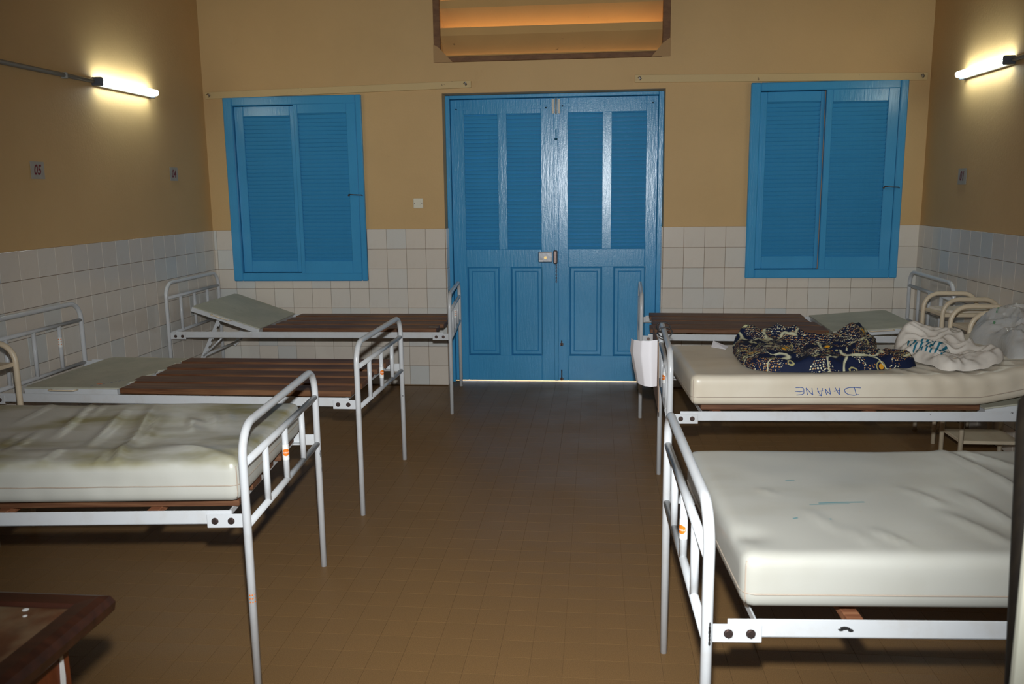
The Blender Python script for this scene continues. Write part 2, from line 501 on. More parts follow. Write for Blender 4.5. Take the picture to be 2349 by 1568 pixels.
nx_ = int((XR - XL) / FP) + 3; ny_ = int((fy0 - YF) / FP)
for i in range(80):
    x = fx0 + (i + .5) * FP
    if x < XL + h_ or x > XR - h_: continue
    for j in range(ny_):
        y = fy0 - (j + .5) * FP
        px, py, dep = project((x, y, 0)) if y > CAM.y + .5 else (-1, -1, 1)
        vis = 0 < px < 2349 and 0 < py < 1568
        if y > -0.02 and not (0.04 < x < DW - .04): continue
        if vis:   # what the mattresses and planks hide
            t = (CAM.z - .65) / CAM.z; hx, hy = CAM.x + (x - CAM.x) * t, CAM.y + (y - CAM.y) * t
            if (hx < 0.05 and (-4.08 < hy < -3.3 or -2.7 < hy < -1.9 or -.85 < hy < 0)) or (hx > 1.4 and (-4.62 < hy < -3.85 or -2.8 < hy < -2.05 or -.9 < hy < -.1)): vis = False
            if hx < .2 and hy < -4.9: vis = False
        (cand if vis else rest).append((dep ** 3, x, y))
cand.sort()
for d, x, y in cand[:300]: put('floor_tile', ft_me, floor, (x, y, 0))
fr = MB()
for d, x, y in cand[300:] + rest:
    fr.add([(vx + x, vy + y, vz) for vx, vy, vz in ftile.v], ftile.f)
tag(fr.build('floor_tiles', 'floor_tile', floor), kind='stuff')

# ------------------------------------------------------------------ walls and ceiling
def wall_boxes(name, boxes, mat='ochre_plaster'):
    m = MB()
    for b in boxes: m.box(*b)
    return tag(m.build(name, mat), kind='structure')
Y0, Y1 = 0.003, 0.24
bx = []
xs = [XL - .2, W1[0] + .03, W1[1] - .03, 0.0, DW, W2[0] + .03, W2[1] - .03, XR + .2]
for a, b in ((0, 1), (2, 3), (4, 5), (6, 7)): bx.append((xs[a], xs[b], Y0, Y1, -.1, 2.26))
for w in (W1, W2):
    bx.append((w[0] + .03, w[1] - .03, Y0, Y1, -.1, w[2] + .03)); bx.append((w[0] + .03, w[1] - .03, Y0, Y1, w[3] - .03, 2.26))
    bx.append((w[0] + .03, w[1] - .03, .09, Y1, w[2] + .03, w[3] - .03))
bx.append((0.0, DW, Y0, Y1, DH, 2.26))
bx.append((XL - .2, VX0, Y0, Y1, 2.26, ZC)); bx.append((VX1, XR + .2, Y0, Y1, 2.26, ZC))
bx.append((VX0, VX1, Y0, Y1, 2.26, VZ0)); bx.append((VX0, VX1, Y0, Y1, VZ1, ZC))
wall_back = wall_boxes('wall_back', bx)
wall_left = wall_boxes('wall_left', [(XL - .2, XL - .003, YF, Y0, -.1, ZC)])
wall_right = wall_boxes('wall_right', [(XR + .003, XR + .2, YF, Y0, -.1, ZC)])
wall_front = wall_boxes('wall_front', [(XL - .2, XR + .2, YF - .2, YF, -.1, ZC)])
ceiling = wall_boxes('ceiling', [(XL - .2, XR + .2, YF - .2, Y1, ZC, ZC + .15)], 'ceiling_paint')

# wall tiles: each its own piece, shared meshes by size
tile_cache = {}
G = 0.0011
def tile_mesh(w, h):
    k = (round(w, 3), round(h, 3))
    if k not in tile_cache:
        m = MB(); m.box(-w / 2 + G, w / 2 - G, -.006, 0.0025, -h / 2 + G, h / 2 - G, .0010)
        tile_cache[k] = (m.mesh('wall_tile', 'wall_tile'), m)
    return tile_cache[k]
def place_tile(parent, ctr, w, h, rz, as_part, bag):
    me, m = tile_mesh(w, h)
    if as_part:
        o = put('wall_tile', me, parent, ctr, rz)
        o.rotation_euler = (random.gauss(0, .0016), 0, rz + random.gauss(0, .0016))
    else:
        mt = Matrix.Translation(ctr) @ Matrix.Rotation(rz, 4, 'Z'); bag.add([mt @ Vector(v) for v in m.v], m.f)
rows = []
z = ZT
for k in range(8): rows.append((max(ZT - (k + 1) * TP, 0.0), ZT - k * TP))
cols = [(-k * TP - TP, -k * TP) for k in range(11)] + [(-1.785, -1.65), (XL, -1.785)]
cols += [(DW + k * TP, DW + (k + 1) * TP) for k in range(12)]
for x0, x1 in cols:
    x1 = min(x1, XR)
    for z0, z1 in rows:
        zz0, zz1 = z0, z1
        for w in (W1, W2):
            if x0 > w[0] - .03 and x1 < w[1] + .03:
                zz1 = min(zz1, w[2] + .004)
        if zz1 - zz0 < .02: continue
        place_tile(wall_back, ((x0 + x1) / 2, 0.0, (zz0 + zz1) / 2), x1 - x0, zz1 - zz0, 0, True, None)
gm = MB()
for a, b, w in ((XL, 0, W1), (DW, XR, W2)):
    gm.box(a, w[0] + .02, .0015, .0045, 0, ZT); gm.box(w[1] - .02, b, .0015, .0045, 0, ZT); gm.box(w[0] + .02, w[1] - .02, .0015, .0045, 0, w[2] + .02)
gm.build('grout', 'tile_grout', wall_back)
# reveal tiles inside the doorway
for z0, z1 in rows:
    for (x, rz) in ((0.0, pi / 2), (DW, -pi / 2)):
        place_tile(wall_back, (x + (.003 if x < 1 else -.003), .062, (z0 + z1) / 2), .115, z1 - z0, rz, True, None)
for side, x, off, first, rz, wall in (('left', XL, .1806, .03, pi / 2, wall_left), ('right', XR, .2631, .113, -pi / 2, wall_right)):
    ys = [0.0, -first] + [-(off + k * TP) for k in range(46)]
    ys = [y for y in ys if y > YF]
    bag = MB(); n = 0
    for a, b in zip(ys[:-1], ys[1:]):
        for z0, z1 in rows:
            part = b > -2.75 if side == 'left' else b > -2.3
            place_tile(wall, (x, (a + b) / 2, (z0 + z1) / 2), a - b, z1 - z0, rz, part, bag)
    tag(bag.build('wall_tiles', 'wall_tile', wall), kind='stuff')
    g = MB(); s_ = 1 if side == 'left' else -1
    g.box(x - s_ * .0015, x - s_ * .0045, YF, 0, 0, ZT); g.build('grout', 'tile_grout', wall)

# ------------------------------------------------------------------ outside
gmb = MB(); gmb.box(-40, 40, 0.178, 60, -.3, -0.012)
ground = tag(gmb.build('ground', 'laterite_ground'), kind='structure')

# ------------------------------------------------------------------ louvers shared by shutters and door
def slat_mesh(x0, x1):
    """one sloping slat, inner edge high and outer edge low, about its own centre"""
    a = radians(60); L, T = .0405, .0085
    dx, dz = cos(a) * L / 2, sin(a) * L / 2; nx, nz = sin(a) * T / 2, cos(a) * T / 2
    poly = [(-dx - nx, dz - nz), (-dx + nx, dz + nz), (dx + nx, -dz + nz), (dx - nx, -dz - nz)]
    w = (x1 - x0) / 2; m = MB(); m.prism(poly, 0, -w, w); return m.mesh('slat', 'blue_paint')
def slats(parent, x0, x1, z0, z1, y, pitch):
    me = slat_mesh(x0 - .004, x1 + .004); n = int(round((z1 - z0) / pitch)); p = (z1 - z0) / n
    for k in range(n + 1):
        o = put('slat', me, parent, ((x0 + x1) / 2, y + random.gauss(0, .0007), z0 + (k + .0) * p + .004))
        o.rotation_euler = (random.gauss(0, .012), random.gauss(0, .0012), 0)

# ------------------------------------------------------------------ windows
def window(name, w, open_in, leaf, panels, hook_z, notch):
    x0, x1, z0, z1 = w; lx0, lx1, lz0, lz1, mx = leaf
    yf = -.022
    f = MB()
    f.box(x0, lx0, yf, .06, z0, z1, .006); f.box(lx1, x1, yf, .06, z0, z1, .006)
    f.box(lx0 - .001, lx1 + .001, yf, .06, lz1, z1, .006); f.box(lx0 - .001, lx1 + .001, yf, .06, z0, lz0, .006)
    wn = empty(name); wn['kind'] = 'structure'
    f.build('window_frame', 'blue_paint', wn)
    for side in (0, 1):
        a, b = (lx0, mx) if side == 0 else (mx, lx1)
        pa, pb, pz0, pz1 = panels[side]
        yy = (.012 if side == 0 else -.016)
        top, bot = lz1 - .003, lz0 + .003
        if side == 1: top += notch; bot -= notch
        s = MB(); a_, b_ = a + .0015, b - .0015
        s.box(a_, pa, yy, yy + .034, bot, top, .004); s.box(pb, b_, yy, yy + .034, bot, top, .004)
        s.box(pa - .001, pb + .001, yy, yy + .034, pz1, top, .004); s.box(pa - .001, pb + .001, yy, yy + .034, bot, pz0, .004)
        sh = s.build('shutter_leaf', 'blue_paint', wn)
        slats(sh, pa, pb, pz0, pz1, yy + .020, .0295)
    hk = MB()
    hk.tube([(lx1 - .075, -.030, hook_z + .004), (lx1 - .02, -.034, hook_z), (lx1 + .025, -.034, hook_z - .002), (lx1 + .03, -.026, hook_z - .006)], .004, 8)
    hk.cyl((lx1 - .075, -.03, hook_z - .004), 1, .006, .016, 8)
    hk.build('hook', 'dark_bolt', wn)
    return wn
window('window_1', W1, 0, (-1.590, -.646, .875, 2.125, -1.122), [(-1.520, -1.158, .966, 2.048), (-1.088, -.718, .966, 2.060)], 1.46, .016)
window('window_2', W2, 0, (2.280, 3.226, .890, 2.145, 2.730), [(2.331, 2.700, .984, 2.071), (2.775, 3.150, .981, 2.061)], 1.47, .012)

# ------------------------------------------------------------------ double door
door = empty('door_1'); door['kind'] = 'structure'
YD = 0.150
fr_ = MB()
fr_.box(0.0005, 0.034, .121, .20, 0, DH - .004, .004); fr_.box(1.580, DW - .0005, .121, .20, 0, DH - .004, .004)
fr_.box(0.034, 1.580, .118, .20, 2.152, DH - .004, .004); fr_.box(.030, .060, .190, .215, 0, 2.16); fr_.box(1.560, 1.584, .190, .215, 0, 2.16); fr_.box(.03, 1.584, .190, .215, 2.125, 2.16); fr_.box(.790, .850, .190, .200, .012, 2.13); fr_.build('door_frame', 'blue_paint', door)  # includes unseen stops behind the leaves, added to block daylight through the gaps
def leaf(x0, x1, pans, lows, s0):
    m = MB(); y0, y1 = YD, YD + .038; zt, zb = 2.149, .011
    (a0, a1), (b0, b1) = pans
    m.box(x0, a0, y0, y1, zb, zt, .003); m.box(b1, x1, y0, y1, zb, zt, .003)
    m.box(a0, b1, y0, y1, 2.040, zt, .003)
    m.box(a1, b0, y0, y1, 1.034, 2.042, .003)
    m.box(a0, b1, y0, y1, .900, 1.036, .003); m.box(a0, b1, y0, y1, zb, .210, .003)
    m.box(lows[0][1], lows[1][0], y0, y1, .208, .902, .003)
    m.box(a0 - .002, lows[0][0], y0, y1, .208, .902, .002); m.box(lows[1][1], b1 + .002, y0, y1, .208, .902, .002)
    lf = m.build('door_leaf', 'blue_paint', door)
    for (p0, p1) in pans: slats(lf, p0, p1, 1.034, 2.040, YD + .022, .0289)
    for (p0, p1) in lows:
        q = MB(); z0, z1 = .210, .900
        loops = [(0, .018), (.012, .004), (.032, .004), (.036, .010), (.040, .006)]
        vs = []; fs = []
        for k, (ins, dep) in enumerate(loops):
            vs += [(p0 + ins, YD + dep, z0 + ins), (p1 - ins, YD + dep, z0 + ins), (p1 - ins, YD + dep, z1 - ins), (p0 + ins, YD + dep, z1 - ins)]
            if k: fs += [(4 * k - 4 + i, 4 * k - 4 + (i + 1) % 4, 4 * k + (i + 1) % 4, 4 * k + i) for i in range(4)]
        k = 4 * (len(loops) - 1); fs.append((k, k + 1, k + 2, k + 3)); q.add(vs, fs)
        q.build('door_panel', 'blue_paint', lf)
    return lf
leaf_l = leaf(.036, .814, ((.136, .389), (.458, .714)), ((.141, .388), (.478, .722)), 0)
leaf_r = leaf(.832, 1.579, ((.918, 1.172), (1.242, 1.494)), ((.929, 1.174), (1.263, 1.503)), 0)
m = MB(); m.box(.812, .846, YD - .014, YD + .002, .012, 2.149, .004); m.build('cover_strip', 'blue_paint', leaf_r)
# rim lock, keeper, chain
m = MB(); m.box(.690, .800, YD - .030, YD + .001, .936, 1.018, .006); lock = m.build('rim_lock', 'steel', door)
m = MB(); m.cyl((.746, YD - .030, .972), 1, .011, -.006, 16); m.build('keyhole', 'brass', lock)
m = MB(); m.box(.697, .728, YD - .0315, YD - .029, .942, .953); m.build('paper_label', 'white_print', lock)
m = MB(); m.box(.806, .838, YD - .040, YD - .010, .924, 1.028, .007); keep = m.build('lock_keeper', 'dark_bolt', door)
m = MB()
for k in range(11):
    zc = .915 - k * .0125; hz = k % 2
    pts = [(.828 + (cos(t) * .005 if not hz else 0), YD - .018 + (cos(t) * .005 if hz else 0), zc + sin(t) * .010) for t in [2 * pi * q / 8 for q in range(8)]]
    m.tube(pts, .0017, 5, closed=True)
tag(m.build('chain', 'dark_bolt', keep), kind='stuff')
# butt hinge screwed across the leaves at the top, shoot bolts, angle irons under the paint
m = MB(); m.box(.798, .818, YD - .018, YD - .014, 2.035, 2.140, .001); m.box(.840, .860, YD - .018, YD - .014, 2.035, 2.140, .001)
m.tube([(.829, YD - .019, 2.03), (.829, YD - .019, 2.145)], .006, 10); hg = m.build('hinge', 'dull_steel', door)
m = MB()
for x in (.808, .850):
    for z in (2.05, 2.088, 2.125): m.cyl((x, YD - .018, z), 1, .0035, -.0012, 8)
tag(m.build('screws', 'dark_bolt', hg), kind='stuff')
for (z0, z1, mat) in ((1.84, 1.92, 'blue_paint'), (.015, .10, 'dark_bolt'), (.29, .33, 'dark_bolt')):
    m = MB(); x_ = .829 if z0 > 1 else .868; m.tube([(x_, YD - .016, z0), (x_, YD - .016, z1)], .005, 8); m.box(x_ - .012, x_ + .012, YD - .014, YD + .001, z0, z0 + .02, .002)
    m.build('shoot_bolt', mat, door)
for (x, s_, z) in ((1.545, -1, 2.105), (.870, 1, 2.095), (.760, -1, 2.085), (.075, 1, 2.085)):
    m = MB(); m.box(x, x + s_ * .11, YD - .003, YD + .001, z - .012, z + .012, .001); m.box(x - .012, x + .012, YD - .003, YD + .001, z - .12, z, .001)
    for q in (.03, .06, .09): m.cyl((x + s_ * q, YD - .003, z), 1, .0045, -.0015, 8); m.cyl((x, YD - .003, z - q), 1, .0045, -.0015, 8)
    m.build('corner_iron', 'blue_paint', door)

# ------------------------------------------------------------------ louvred vent over the door
vent = empty('window_3'); vent['kind'] = 'structure'
m = MB(); m.box(-.046, .002, -.022, .010, 2.398, 3.18, .003); m.build('frame_board', 'vent_board', vent)
m = MB(); m.box(1.588, 1.642, -.022, .010, 2.400, 3.18, .003); m.build('frame_board', 'vent_board', vent)
m = MB(); m.box(.002, 1.588, -.022, .010, 2.398, 2.436, .003); m.build('frame_board', 'vent_board', vent)
m = MB(); m.box(.002, 1.588, -.022, .010, 3.13, 3.18, .003); m.build('frame_board', 'vent_board', vent)
m = MB(); m.prism([(-.048, 2.396), (.090, 2.396), (-.010, 2.500), (-.048, 2.522)], 1, -.029, -.0225); m.build('corner_gusset', 'vent_gusset', vent)
m = MB(); m.prism([(1.645, 2.397), (1.512, 2.397), (1.592, 2.490), (1.645, 2.525)], 1, -.029, -.0225); m.build('corner_gusset', 'vent_gusset', vent)
m = MB(); m.box(0.002, 1.588, .011, .10, 2.433, 2.448, .003); m.build('sill', 'vent_louver', vent)
for k in range(3):
    z = 2.585 + .19 * k
    m = MB(); m.prism([(.016, z), (.016, z + .055), (.180, z - .075), (.180, z - .130)], 0, .0, 1.590); m.build('louver_slat', 'vent_louver', vent)

# ------------------------------------------------------------------ curtain battens, switch
def batten(name, xa, za, xb, zb, h, knobs):
    m = MB()
    m.box(0, math.hypot(xb - xa, zb - za), -.020, 0, -h / 2, h / 2, .002)
    ang = math.atan2(zb - za, xb - xa)
    m.xf(Matrix.Translation((xa, 0, za)) @ Matrix.Rotation(-ang, 4, 'Y'))
    o = tag(m.build(name, 'batten_paint'), kind='structure')
    for t in knobs:
        k = MB(); c = Vector((xa + (xb - xa) * t, -.020, za + (zb - za) * t))
        k.cyl(c, 1, .006, -.016, 10); k.tube([c + Vector((-.012, -.016, .004)), c + Vector((0, -.022, .012)), c + Vector((.012, -.016, -.002)), c + Vector((0, -.014, -.014))], .004, 8)
        k.build('screw_hook', 'steel', o)
    return o
batten('trim_1', -1.790, 2.204, .221, 2.242, .050, (.017, .98))
batten('trim_2', 1.397, 2.251, 3.400, 2.220, .052, (.017, .98))
sw = empty('light_switch', (-.197, 0, 1.392), label='square cream light switch on the ochre wall between window and door', cat='switch')
m = MB(); m.box(-.037, .037, -.010, .003, -.037, .037, .004); m.build('plate', 'switch_plastic', sw)
m = MB(); m.prism([(-.009, -.019), (-.016, -.019), (-.011, .019), (-.009, .019)], 0, -.018, .018); m.build('rocker', 'switch_plastic', sw)
for x in (-.028, .028):
    m = MB(); m.cyl((x, -.010, 0), 1, .003, -.0015, 8); m.build('screw', 'dark_bolt', sw)

# ------------------------------------------------------------------ fluorescent lamps and conduit
def lamp(xw, s, ya, yb, z, label, clabel, yend):
    """s = +1 on the left wall (points into the room), -1 on the right wall"""
    t = empty('fluorescent_lamp', (xw, (ya + yb) / 2, z), label=label, cat='lamp', group='wall-mounted fluorescent tubes')
    h = abs(yb - ya) / 2
    m = MB(); m.box(0, s * .020, -h - .01, h - .02, -.024, -.004, .003); m.build('batten', 'lamp_batten', t)
    m = MB(); m.tube([(s * .046, -h + .012, .004), (s * .046, h - .004, .004), (s * .046, h + .006, .004)], [.0195, .0195, .012], 14); m.build('tube', 'lamp_tube', t)
    m = MB(); m.box(s * .0, s * .064, -h - .018, -h + .010, -.026, .024, .006); m.tube([(s * .046, -h - .01, .006), (s * .046, -h + .034, .006)], .0165, 12); m.build('socket', 'lamp_socket', t)
    m = MB(); m.box(s * .0, s * .040, h - .022, h + .001, -.030, .006, .004); m.build('socket', 'lamp_socket', t)
    c = MB(); y0 = (ya + yb) / 2 - h - .022
    c.tube([(xw + s * .016, y0, z), (xw + s * .016, -4.0, z - .012), (xw + s * .016, YF + .05, z)], .0125, 10)
    c = tag(c.build('conduit_pipe', 'grey_pipe'), clabel, 'pipe')
    for y in (-1.75, -2.6, -3.6, -5.0):
        k = MB(); k.box(xw, xw + s * .032, y - .008, y + .008, z - .020, z + .014, .002); k.build('clip', 'grey_pipe', c)
lamp(XL, 1, -1.455, -.800, 2.135, 'glowing white fluorescent tube on the left wall above the number signs', 'thin grey conduit pipe running to the lamp on the left wall', 0)
lamp(XR, -1, -1.235, -.590, 2.153, 'glowing white fluorescent tube on the right wall near the corner', 'thin grey conduit pipe running to the lamp on the right wall', 0)

# ------------------------------------------------------------------ number signs
def sign(txt, x, s, y, z, w, h, label):
    """paper sign on a side wall, read from inside the room"""
    o = empty('number_sign', (x, y, z), label=label, cat='sign', group='bed number signs')
    m = MB(); m.box(s * .0006, s * .002, -w / 2, w / 2, -h / 2, h / 2); m.build('paper', 'sign_paper', o)
    me = text_mesh(txt, h * .82, 'red_paint', lambda a, b: (s * .0032, s * (a * .80 + b * .20), b * 1.0), 'number', .0016)
    put('number', me, o)
sign('05', XL, 1, -2.048, 1.612, .112, .090, 'small paper sign with red 05 on the left wall, below the conduit pipe')
sign('04', XL, 1, -.557, 1.619, .112, .092, 'small paper sign with red 04 near the left corner, below the glowing tube')
sign('01', XR, -1, -.660, 1.531, .125, .100, 'small paper sign with red 01 on the right wall')

# ------------------------------------------------------------------ hospital beds
BW, BZT, BZM, BZL, TR = .8386, .8074, .6969, .5096, .0128
HZT, HZM, HZL = .885, .785, .540
def sticker(parent, c, r, facing, kind):
    """printed band round a spindle; facing = angle of its middle in the xy plane"""
    def on(a, b, d=0.0):
        th = facing - a / r
        return (c[0] + cos(th) * (r + d), c[1] + sin(th) * (r + d), c[2] + b)
    m = MB(); n = 10; hw, hh = r * 1.75, .027
    vs = [on(-hw + 2 * hw * i / n, z, .0004) for i in range(n + 1) for z in (-hh, hh)]
    m.add(vs, [(2 * i, 2 * i + 2, 2 * i + 3, 2 * i + 1) for i in range(n)], True); st = m.build('sticker', 'white_print', parent)
    m = MB(); R = .0125
    if kind == 'disc':
        k = 22; ring = [on(max(-hw, min(hw, cos(2 * pi * i / k) * R)), sin(2 * pi * i / k) * R, .0008) for i in range(k)]
        half = k // 2
        # strips so that the disc follows the curve of the tube
        m = MB(); cols_ = 12; vs = []
        for i in range(cols_ + 1):
            a = max(-hw, min(hw, -R + 2 * R * i / cols_)); hgt = math.sqrt(max(R * R - (-R + 2 * R * i / cols_) ** 2, 1e-9))
            vs += [on(a, -hgt, .0008), on(a, hgt, .0008)]
        m.add(vs, [(2 * i, 2 * i + 2, 2 * i + 3, 2 * i + 1) for i in range(cols_)], True)
        put('sticker', m.mesh('orange_disc', 'orange_print'), parent)
        me = text_mesh('UNFPA', .0082, 'white_print', lambda a, b: on(-a * .9, -b, .0014), 'lettering')
        put('lettering', me, parent)
    else:
        for i in range(3):
            for j in range(2):
                q = on((-.5 + j) * .012, (-1 + i) * .014, .0009); q2 = on((-.5 + j) * .012 + .005, (-1 + i) * .014, .0009)
                q3 = on((-.5 + j) * .012 + .005, (-1 + i) * .014 + .006, .0009); q4 = on((-.5 + j) * .012, (-1 + i) * .014 + .006, .0009)
                m.add([q, q2, q3, q4], [(0, 1, 2, 3)])
        put('sticker', m.mesh('dots', 'orange_print'), parent)
def end_frame(name, bed, x, zt, zm, zl, skew, w, fr=(.245, .5, .755), stick=None, sface=None, legs=True):
    fo = empty(name, (x, 0, 0), skew); fo.parent = bed
    # the bent tube itself is the part; its cross tubes and spindles are sub-parts
    m = MB(); m.tube(fillet([(0, 0, 0.0), (0, 0, zt), (0, -w, zt), (0, -w, 0.0)], .092, 7), TR, 12)
    me = m.mesh(name, 'white_enamel')
    bpy.data.objects.remove(fo)
    fo = put(name, me, bed, (x, 0, 0), skew)
    for z in (zm, zl):
        c = MB(); c.tube([(0, -.006, z), (0, -w + .006, z)], .0112, 10); c.build('cross_tube', 'white_enamel', fo)
    for k, t in enumerate(fr):
        c = MB(); y = -w * t; c.tube([(0, y, zl + .004), (0, y, zm - .004)], .0108, 10); sp = c.build('spindle', 'white_enamel', fo)
        if stick and k == stick[0]: sticker(fo, (0, y, zl + (zm - zl) * stick[1]), .0108, sface, stick[2])
    return fo
def rail(bed, s, x0, x1, y, out, near_shift=0.0):
    """angle-iron side rail; out = -1 for the near side, +1 for the far side"""
    x0 += near_shift
    m = MB(); a, b = s * x0, s * x1
    m.box(a, b, y, y - out * .004, .515, .557, .001); m.box(a, b, y, y - out * .034, .515, .519, .001)
    r = m.build('side_rail', 'white_enamel', bed)
    for e, d in ((x0 - .035, 1), (x1 + .035, -1)):
        k = MB(); k.box(s * e, s * (e + d * .108), y, y + out * .005, .505, .547, .0012); k.build('bracket_plate', 'white_enamel', r)
        for q in (.036, .084):
            k = MB(); xx = s * (e + d * q); k.cyl((xx, y + out * .004, .526), 1, .0088, out * .007, 6); k.cyl((xx, y + out * .003, .526), 1, .0105, out * .003, 14)
            k.build('bolt', 'dark_bolt', r)
def panel(bed, s, x0, x1, w, tilt, zh=.560, ragged=0.0, near_handle=True):
    """backrest: hardboard sheet on a white angle frame, hinged at x0"""
    p = empty('backrest', (s * x0, 0, zh)); p.parent = bed
    L = x1 - x0; y0, y1 = -.055, -w + .055
    pts = [(0 + random.uniform(-1, 1) * ragged, y0 + (y1 - y0) * i / 24) for i in range(25)]
    poly = [(s * a, b) for a, b in pts] + [(s * (L - .015), y1 - .012), (s * L, y1 + .02), (s * L, y0 - .02), (s * (L - .02), y0 + .012)]
    m = MB(); m.prism(poly, 2, .006, .0125); rot = Matrix.Rotation(-s * tilt, 4, 'Y'); m.xf(rot)
    bpy.data.objects.remove(p)
    p = m.build('backrest_panel', 'hardboard', bed, (s * x0, 0, zh))
    f = MB()
    for y in (y0, y1): f.box(0, s * L, y - .003, y + .003, -.026, .005, .001)
    for x in (.01, L - .01): f.box(s * (x - .003), s * (x + .003), y0, y1, -.026, .005, .001)
    f.xf(rot); f.build('backrest_frame', 'white_enamel', p)
    for y, d in ((y1, -1), (y0, 1)):
        h = MB(); xa, xb = s * L * .42, s * L * .70
        h.tube(fillet([(xa, y, .002), (xa, y + d * .034, .004), (xb, y + d * .034, .004), (xb, y, .002)], .012, 3), .0042, 8); h.xf(rot)
        h.build('handle', 'beige_enamel', p)
    return p
def bed(x, y, th, s, L, skew, label, w=BW, planks=(), plank_mat='plank_wood', pan=None, stick=None, hstick=None, strut=False, bars=(.32, .78), sface=0):
    b = empty('hospital_bed', (x, y, 0), th, label=label, cat='bed', group='steel hospital beds in two rows')
    end_frame('foot_frame', b, 0, BZT, BZM, BZL, skew, w, stick=stick, sface=sface)
    end_frame('head_frame', b, s * L, HZT, HZM, HZL, 0, w, stick=hstick, sface=sface + 0.0)
    rail(b, s, .045, L - .045, -.004, 1); rail(b, s, .045, L - .045, -w + .004, -1, s * sin(skew) * w)
    for q in bars:
        m = MB(); m.box(s * (q - .018), s * (q + .018), -.034, -w + .034, .519, .5395, .002); m.build('crossbar', 'plank_wood_light', b)
    m = MB(); m.box(s * (.085), s * (.089), -.034, -w + .034, .519, .539, .001); m.build('crossbar', 'white_enamel', b)
    for (y0, y1, x0, x1, z) in planks:
        m = MB(); m.box(-(x1 - x0) / 2, (x1 - x0) / 2, -(y0 - y1) / 2, (y0 - y1) / 2, -.0135, .0135, .003)
        o = m.build('plank', plank_mat, b, (s * (x0 + x1) / 2, (y0 + y1) / 2, z - .0135)); o.rotation_euler = (random.gauss(0, .012), 0, random.gauss(0, .004))
    if pan:
        panel(b, s, *pan)
    if strut:
        x0, x1, tilt = pan[0], pan[1], pan[3]
        for yy in (-.13, -w + .13):
            m = MB(); top = Vector((s * (x0 + .30), yy, .560 + .29 * sin(tilt))); bot = Vector((s * (x0 + .46), yy, .335))
            d = (bot - top).normalized(); n_ = Vector((-d.z, 0, d.x)) * (1 if s < 0 else -1)
            for k in range(7):   # notched bar
                a = top + (bot - top) * (k / 7); c = top + (bot - top) * ((k + .55) / 7); e = top + (bot - top) * ((k + 1) / 7)
                for (p, q, wd) in ((a, c, .019), (c, e, .010)):
                    vv = []
                    for t_ in (-.002, .002):
                        for g in (p, q):
                            for sd in (-.011, wd): vv.append((g.x + n_.x * sd, g.y + t_, g.z + n_.z * sd))
                    m.add(vv, [(0, 1, 3, 2), (4, 6, 7, 5), (0, 4, 5, 1), (2, 3, 7, 6), (0, 2, 6, 4), (1, 5, 7, 3)])
            m.build('backrest_strut', 'white_enamel', b)
        m = MB(); m.tube([(s * (x0 + .43), -.10, .37), (s * (x0 + .43), -w + .10, .37)], .009, 8); m.build('strut_bar', 'white_enamel', b)
        for yy in (-.10, -w + .10):
            m = MB(); m.tube([(s * (x0 + .43), yy, .37), (s * (x0 + .27), yy, .515)], .006, 8); m.build('strut_link', 'white_enamel', b)
    return b
def plank_row(n, y0, y1, gap, xa, xb, z, jit=.02, seed=1):
    rn = random.Random(seed); w = (y0 - y1 - gap * (n - 1)) / n; out = []
    for i in range(n):
        a = y0 - i * (w + gap); out.append((a, a - w, xa + rn.uniform(-jit, jit) * .4, xb + rn.uniform(-jit, jit), z))
    return out
B = {}; BED = {}
B['L1'] = (.0473, -3.2517, .095, -1); B['L2'] = (.0673, -1.8615, -.006, -1); B['L3'] = (.100, -.024, .012, -1)
B['R1'] = (1.3533, -3.8082, .055, 1); B['R2'] = (1.4624, -2.030, .045, 1); B['R3'] = (1.4506, -.0600, -.035, 1)
BED['L1'] = bed(*B['L1'], 1.80, -.022, 'white steel bed in the foreground, left row, carrying a stained grey mattress', planks=plank_row(5, -.07, -.755, .05, .065, 1.20, .566, seed=2), plank_mat='plank_wood_mid', pan=(1.21, 1.70, BW, .0, .549), stick=(1, .52, 'disc'), sface=-1.2)
BED['L2'] = bed(*B['L2'], 1.845, -.006, 'white steel bed without mattress, dark planks and flat grey board, middle of the left row', planks=plank_row(5, -.045, -.80, .048, .055, 1.185, .580, .03, 3), pan=(1.19, 1.66, BW, .0, .566, .012), stick=(1, .42, 'disc'), hstick=(0, .62, 'dots'), sface=-.9)
BED['L3'] = bed(*B['L3'], 1.880, .070, 'white steel bed with raised headboard panel below the left blue window', planks=plank_row(4, -.09, -.80, .035, .030, 1.22, .577, .03, 4), pan=(1.265, 1.755, BW, radians(18.5)), stick=(1, .6, 'dots'), hstick=(1, .45, 'disc'), strut=True, sface=-.6)
BED['R1'] = bed(*B['R1'], 1.870, -.032, 'white steel bed in the foreground, right row, carrying a clean cream mattress', planks=plank_row(5, -.09, -.70, .05, .08, 1.20, .566, seed=5), plank_mat='plank_wood_mid', pan=(1.21, 1.70, BW, .0, .549), stick=(1, .45, 'disc'), sface=-2.3, bars=(.305, .80))
BED['R2'] = bed(*B['R2'], 1.870, -.072, 'white steel bed with clothes on its mattress and a clipboard on its foot, right row', planks=plank_row(5, -.07, -.745, .05, .085, 1.245, .566, .004, seed=6), plank_mat='plank_wood_mid', pan=(1.250, 1.74, BW, radians(8), .549), stick=(1, .55, 'disc'), sface=-2.6, bars=(.15, .80))
BED['R3'] = bed(*B['R3'], 1.885, .0, 'white steel bed with brown planks below the right blue window, no mattress', planks=plank_row(4, -.075, -.815, .014, .075, 1.17, .588, .05, 7), pan=(1.20, 1.72, BW, radians(4.5), .562, .004), sface=-2.2)


